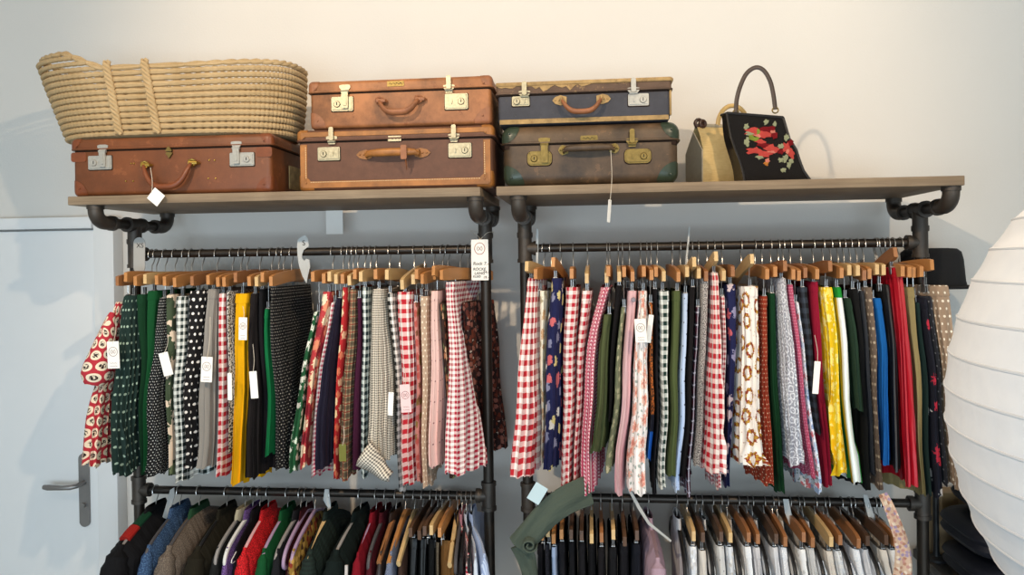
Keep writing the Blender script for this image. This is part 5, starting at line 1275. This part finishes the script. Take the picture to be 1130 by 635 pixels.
# price card on the middle pole
pc = card(529.5, 287, 19, 45, -.03, 'handwritten price card with a round stamp tied to the pole', 'price_card', stamp=False, group=None)
c = at(529.5, 287, -.03); sc_ = (c - EYE).dot(FWD) / FPX
w = MB(); o = Vector((c.x, c.y - .0008, c.z + 12.5 * sc_))
w.tube([o + FX * (.0165 * math.cos(a)) + FZ * (.0185 * math.sin(a)) for a in [PI * k / 14 for k in range(28)]], .0009, 5, closed=True); w.build('stamp_ring', plain('red_stamp_ink', '9a4a3a', .8, 0, .2, 0), pc)
w = MB(); w.tube([o + FX * (.008 * math.cos(a)) + FZ * (.006 * math.sin(2 * a)) for a in [PI * k / 10 for k in range(20)]], .0007, 4, closed=True); w.build('stamp_figure', M_PRINT, pc)
def text(body, px, py, size, y, parent, mat, align='LEFT', shear=0.0, rz=0.0):
    f = bpy.data.curves.new('lettering', 'FONT'); f.body = body; f.size = size; f.extrude = .0002; f.align_x = align; f.shear = shear
    o = bpy.data.objects.new('lettering', f); COL.objects.link(o); p = at(px, py, y)
    f.materials.append(mat); me = bpy.data.meshes.new_from_object(o.evaluated_get(bpy.context.evaluated_depsgraph_get())); bpy.data.objects.remove(o); o = bpy.data.objects.new('lettering', me); COL.objects.link(o); o.parent = parent; o.location = p - parent.location; o.rotation_euler = (PI / 2, rz, 0); return o
for s_, px, py, sz in (('Rock', 522, 291.5, .0145), ('7.-', 534, 291.5, .0145), ('RÖCKE', 522, 297.5, .0125), ('LANG', 523.5, 302, .0125), ('14.-', 533, 300.5, .0125), ('KLEID', 522, 305.3, .0095), ('19.-', 533, 306.5, .012)):
    text(s_, px, py + 1.2, sz, -.0316, pc, M_INK, shear=.12)
w = MB(); w.tube(spline([c + FZ * (22 * sc_), Vector((c.x + .012, -.024, c.z + 26 * sc_)), Vector((PX1 + .012, -.029, c.z + 30 * sc_)), Vector((PX1 + .028, 0, c.z + 31 * sc_)), Vector((PX1, .028, c.z + 30 * sc_)), Vector((PX1 - .05, .012, c.z + 33 * sc_)), Vector((c.x - .004, -.024, c.z + 26 * sc_)), c + FZ * (22 * sc_)], 4), .0009, 5); w.build('string', M_STRING, pc)
# size dividers
b_ = NB('frosted_plastic', .35, 0, .4); b_.b.inputs['Transmission Weight'].default_value = .25; M_FROST = b_.done(H('cfd0cd'))
M_GREYP = plain('grey_plastic', 'a8a6a2', .5, 0, .3, .03)
def divider(name, label, pts, y, mat, letter=None, lp=None, lsz=.02, depth=.002, thick=True, group='size dividers on the rails'):
    P_ = [at(q[0], q[1], y) for q in pts]; c = P_[0].copy()
    t = empty(name, c, label, 'size divider', group)
    w = MB(); w.prism([(p.x - c.x, p.z - c.z) for p in P_], -depth, (c.x, y, c.z), FX, FZ, (0, 1, 0)); w.build('plate', mat, t)
    if letter: text(letter, lp[0], lp[1], lsz, y - depth - .0006, t, M_INK, 'CENTER')
    return t
def capsule(x, y0, y1, hw, n=8): return [(x + hw * math.cos(a), y0 + hw - hw * math.sin(a)) for a in [PI * k / n for k in range(n + 1)]] + [(x - hw * math.cos(a), y1 - hw + hw * math.sin(a)) for a in [PI * k / n for k in range(n + 1)]]
divider('size_divider', 'grey rounded size divider marked XS at the left end of the rail', capsule(154, 262, 302, 6.3), -.0262, M_GREYP, 'XS', (154.5, 273.5), .022)
divider('size_divider', 'frosted hook shaped size divider marked S on the left rail', [(332, 262), (337, 259.5), (340.5, 265), (341, 272), (335.5, 276), (333.5, 281), (333.5, 285), (336, 288), (338, 285.5), (341.5, 287), (342.5, 294), (340, 304), (338.5, 313), (334, 305), (330, 293), (328.6, 282), (328, 272), (328.5, 265)], -.0165, M_FROST, 'S', (335.2, 271), .024)
divider('size_divider', 'thin clear size divider at the left end of the right rail', [(592.4, 252), (594.2, 254), (594.2, 268), (593.8, 292), (592.6, 302), (591.6, 292), (591.6, 262)], -.0165, M_FROST)
divider('size_divider', 'thin clear size divider curving up over the middle of the right rail', [(760, 250), (761.4, 251), (760.4, 268), (758.6, 284), (757.5, 298), (755.6, 298), (756.6, 284), (758.4, 268)], -.0165, M_FROST)
divider('size_divider', 'grey divider slip leaning over the lower left rail', [(188, 541), (192.5, 538), (192.8, 548), (188.5, 563), (184, 573), (179.5, 571), (184, 556)], -.0165, M_GREYP)
divider('size_divider', 'clear divider hanging below the lower left rail behind the tunic', [(358.5, 540), (363, 540), (365, 556), (366, 580), (361, 580), (361.5, 560), (357, 552)], -.0165, M_FROST)
divider('size_divider', 'long pale divider slanting down from the middle of the lower right rail', [(693, 541), (696.5, 541), (707, 560), (717, 576.5), (741, 596.5), (740, 598.5), (715, 579), (704, 562)], -.0165 - .2, M_GREYP)
divider('size_divider', 'grey blade shaped divider on the lower right rail below the dark green skirt', [(864, 551), (870, 551), (873, 566), (876, 582), (873, 584), (866, 566)], -.0165, M_FROST)
divider('size_divider', 'pale blue blade shaped divider on the lower right rail below the stripes', [(952, 546), (957, 546), (962, 562), (968, 578), (966, 586), (962, 584), (956, 564)], -.0165, M_FROST)
# ------------------------------------------------------------------ olive trouser leg slung over the lower right rail
M_OLV = c_plain('4a5349', wr=.7)
root = empty('slung_trousers', at(610, 570, -.24), 'grey green trousers slung over the left end of the lower right rail, cuff rolled', 'trousers')
def sheet(cl, wid, mat, name, parent, depth, th=.012, n=26, mcount=14):
    """a soft folded length of cloth along a centre line"""
    cl = spline([Vector(p) for p in cl], 6); n = len(cl); vs, fs, uv = [], [], []; Mr = 20; L = 0
    for i, p in enumerate(cl):
        tt = (cl[min(i + 1, n - 1)] - cl[max(i - 1, 0)]).normalized(); up_ = Vector((0, -1, 0)); sd = tt.cross(up_).normalized(); nn = sd.cross(tt).normalized()
        if i: L += (p - cl[i - 1]).length
        q = i / (n - 1); wdt = wid(q)
        for k in range(Mr):
            a = 2 * PI * k / Mr; s1 = math.copysign(abs(math.cos(a)) ** .8, math.cos(a)); fold = .004 * math.sin(5 * s1 + 6 * q)
            vs.append(p + sd * (wdt * s1) + nn * (th * math.sin(a) + fold)); uv.append((s1 * wdt, L))
    for i in range(n - 1):
        for k in range(Mr): fs.append((i * Mr + k, i * Mr + (k + 1) % Mr, (i + 1) * Mr + (k + 1) % Mr, (i + 1) * Mr + k))
    fs.append(tuple(range(Mr - 1, -1, -1))); fs.append(tuple((n - 1) * Mr + k for k in range(Mr)))
    w = MB(); w.add(vs, fs, uv); return w.build(name, mat, parent)
sheet([at(650, 541, -.20), at(625, 552, -.245), at(604, 568, -.262), at(586, 588, -.268), at(572, 603, -.262)], lambda q: lerp(.044, .034, q), M_OLV, 'trouser_leg', root, 0, .011)
cc = at(579, 597, -.285); w = MB(); vs, fs, uv = [], [], []; NT_ = 44
ax = (at(585, 586, -.27) - at(570, 606, -.27)).normalized()
for i in range(NT_ + 1):
    a = i / NT_ * 2 * PI * 1.6 + 2.2; r = .004 + .0052 * (a - 1.5) / PI
    for k in range(2): p = cc + Vector((0, 0, 0)) + FX * (r * math.cos(a) + .015) + FZ * (r * math.sin(a) * .9 - .006) + Vector((0, -.028 + .075 * k, 0)) ; vs.append(p); uv.append((r, k))
for i in range(NT_): a = i * 2; fs.append((a, a + 1, a + 3, a + 2))
w.add(vs, fs, uv); w.build('rolled_cuff', M_OLV, root, solid=.004)
sheet([at(574, 601, -.24), at(580, 614, -.24), at(584, 630, -.235), at(587, 655, -.23)], lambda q: lerp(.032, .02, q), M_OLV, 'second_leg', root, 0, .009)
card(593, 545, 15, 21, -.285, 'pale blue paper tag tilted on the slung grey green trousers', tilt=.55 - 1.1, stamp=False, lines=0, group=None, mat=plain('pale_blue_card', 'b9cdd2', .8, 0, .2, .02))
# patterned lace sash hanging over the white aprons
M_SASH = c_floral('c9aa92', ['b98a80', '9a86a0', 'd9c8b4', 'a87a64'], .011, .4)
s_ = sheet([at(974, 545, -.255), at(981, 560, -.268), at(988, 578, -.275), at(995, 600, -.278), at(997, 622, -.278), at(994, 650, -.275)], lambda q: lerp(.011, .026, q), M_SASH, 'patterned_sash', None, 0, .006)
tag(s_, 'peach and lilac patterned sash hanging over the white aprons by the right pole', 'sash')
# ------------------------------------------------------------------ right of the rack: table, box, folded jackets, hat
M_TBL = leather('painted_side_table', '3a3734', .1, .5, 10)
tx0, tx1, tz = 1.075, 1.75, .86
tb = empty('side_table', ((tx0 + tx1) / 2, .05, 0), 'dark side table right of the rack carrying folded black jackets', 'table')
w = MB(); w.box(((tx0 + tx1) / 2, .05, tz - .015), (tx1 - tx0, .44, .03), .004, 2); w.build('table_top', M_TBL, tb)
for x in (tx0 + .04, tx1 - .04):
    for y in (-.13, .23): w = MB(); w.box((x, y, (tz - .03) / 2), (.045, .045, tz - .03), .003, 1); w.build('leg', M_TBL, tb)
M_KRAFT = leather('kraft_cardboard', 'a58a68', .08, .8, 12)
kx0 = at(1024, 580, .22).x; kx1 = at(1056, 580, .2).x + .05
cb = empty('cardboard_box', ((kx0 + kx1) / 2, .245, tz), 'tall tan cardboard box standing behind the folded black jackets', 'box')
kx0 = max(kx0, tx0 + .01); zk = at(1040, 545, .2).z
w = MB(); w.box(((kx0 + kx1) / 2, .245, (tz + .001 + zk) / 2), (kx1 - kx0, .07, zk - tz - .002), .002, 1); w.build('carton', M_KRAFT, cb)
w = MB(); w.box(((kx0 + kx1) / 2, .2085, zk - .05), (.05, .0015, .1), 0); w.build('packing_tape', plain('packing_tape', '8f7450', .4), cb)
M_PUFF = c_plain('12151f', .6, .3, .5); M_SNAP = plain('snap_button', '5a5e66', .35, .8, .5, 0)
zc = tz + .001
for k, (h_, x0, x1, lab) in enumerate(((.10, 1.09, 1.52, 'lowest'), (.105, 1.085, 1.5, 'middle'), (.11, 1.12, 1.5, 'topmost'))):
    t = empty('folded_jacket', ((x0 + x1) / 2, 0, zc), f'folded black quilted jacket, {lab} of the stack beside the paper lantern', 'jacket', 'folded quilted jackets')
    w = MB(); vs, fs, uv = [], [], []; NU, NV = 56, 20; cx, cy, hx_, hy_ = (x0 + x1) / 2, -.01, (x1 - x0) / 2, .165
    for i in range(NV + 1):
        b = -PI / 2 + PI * i / NV
        for j in range(NU):
            a = 2 * PI * j / NU; sx = math.copysign(abs(math.cos(a)) ** .45, math.cos(a)); sy = math.copysign(abs(math.sin(a)) ** .45, math.sin(a)); cb_ = abs(math.cos(b)) ** .45
            q = 1 + .018 * abs(math.sin(sx * 6)) * abs(math.cos(b)) - .05 * (abs(math.sin(b * 1.0)) < .12)
            vs.append(Vector((cx + hx_ * sx * cb_ * q, cy + hy_ * sy * cb_ * q, zc + h_ / 2 + h_ / 2 * .97 * math.copysign(abs(math.sin(b)) ** .7, math.sin(b))))); uv.append((sx * hx_, b * .05))
    for i in range(NV):
        for j in range(NU): fs.append((i * NU + j, i * NU + (j + 1) % NU, (i + 1) * NU + (j + 1) % NU, (i + 1) * NU + j))
    w.add(vs, fs, uv); w.build('quilted_body', M_PUFF, t)
    for q in (.3, .62):
        xx = lerp(x0, x1, q - .08 * k); w = MB(); w.lathe([(0, .004), (.006, .003), (.0075, 0)], (0, 0, 0), 12, Matrix.Translation((xx, -.179, zc + h_ * .62)) @ Matrix.Rotation(PI / 2, 4, 'X')); w.build('snap', M_SNAP, t)
    zc += h_ * .985 + .004
M_FELT = leather('black_felt', '141416', .15, .9, 60)
HX, HY, HZ = 1.108, .165, at(1045, 318, .165).z
hs = empty('hat_stand', (HX, HY, tz), 'slim black hat stand under the black felt hat', 'hat stand')
w = MB(); w.lathe([(0, 0), (.034, 0), (.034, .008), (.012, .014), (.009, .03), (.009, HZ - tz + .02), (.03, HZ - tz + .03), (.03, HZ - tz + .05), (0, HZ - tz + .06)], (HX, HY, tz + .001), 20); w.build('post', M_BLACKP, hs)
ht = empty('felt_hat', (HX, HY, HZ), 'black felt hat behind the taupe spotted skirt, right of the pole', 'hat')
ch = at(1030, 275.5, .165).z - HZ
w = MB(); w.lathe([(.105, 0), (.1, .02), (.094, ch * .7), (.088, ch * .9), (.075, ch * .985), (.05, ch), (0, ch * .97)], (HX - .01, HY, HZ + .004), 40); w.build('crown', M_FELT, ht)
w = MB(); w.lathe([(.103, .004), (.12, .0), (.134, .004), (.134, .008), (.12, .005), (.103, .009)], (HX, HY, HZ), 40); w.build('brim', M_FELT, ht)
# ------------------------------------------------------------------ paper lantern close to the camera
LC = EYE + (RGT * (1490 - PPX) + UPV * (PPY - 468) + FWD * FPX).normalized() * .95; LR_ = .95 * math.sin(math.radians(17.99))
b_ = NB('rice_paper', .9, 0, .1); n1 = b_.noise(55, b_.obj(), 4, '3D'); b_.bump(n1, .2, .004)
b_.b.inputs['Subsurface Weight'].default_value = .0
M_PAPER = b_.done(b_.mix(n1, H('cfd2d8'), H('dadbde')))
lt = empty('paper_lantern', (LC.x, LC.y, LC.z + LR_), 'round white paper lantern with thin ribs, close at the right edge', 'lantern')
NR_, NA = 25, 128; w = MB(); prof = []; rr_ = random.Random(4); edges = [-PI / 2 + PI * (.035 + .93 * k / NR_) + (rr_.uniform(-.012, .012) if 0 < k < NR_ else 0) for k in range(NR_ + 1)]
for k in range(NR_):
    for q in range(5):
        a = lerp(edges[k], edges[k + 1], q / 5); prof.append((LR_ * math.cos(a) * (1 - .0055 * math.sin(PI * q / 5)), LR_ * math.sin(a) * (1 - .0055 * math.sin(PI * q / 5))))
prof.append((LR_ * math.cos(edges[-1]), LR_ * math.sin(edges[-1])))
w.lathe(prof, LC, NA); w.build('paper_shade', M_PAPER, lt)
for a in edges[1:-1]:
    w = MB(); r = LR_ * math.cos(a) - .0006; w.tube([LC + Vector((r * math.cos(2 * PI * k / 96), r * math.sin(2 * PI * k / 96), LR_ * math.sin(a))) for k in range(96)], .0016, 6, closed=True); w.build('rib', plain('bamboo_rib', 'c6c8cc', .7, 0, .2, 0) if a == edges[1] else bpy.data.materials['bamboo_rib'], lt)
w = MB(); w.tube([(LC.x, LC.y, RZ - .002), (LC.x, LC.y, LC.z + LR_ * .98)], .003, 8); w.tube([(LC.x - LR_ * .11, LC.y, LC.z + LR_ * .99), (LC.x, LC.y, LC.z + LR_ * 1.02), (LC.x + LR_ * .11, LC.y, LC.z + LR_ * .99)], .002, 6); w.build('hanging_cord', M_BLACKP, lt)
for c in list(bpy.data.collections):
    if c.name == 'x': bpy.data.collections.remove(c)
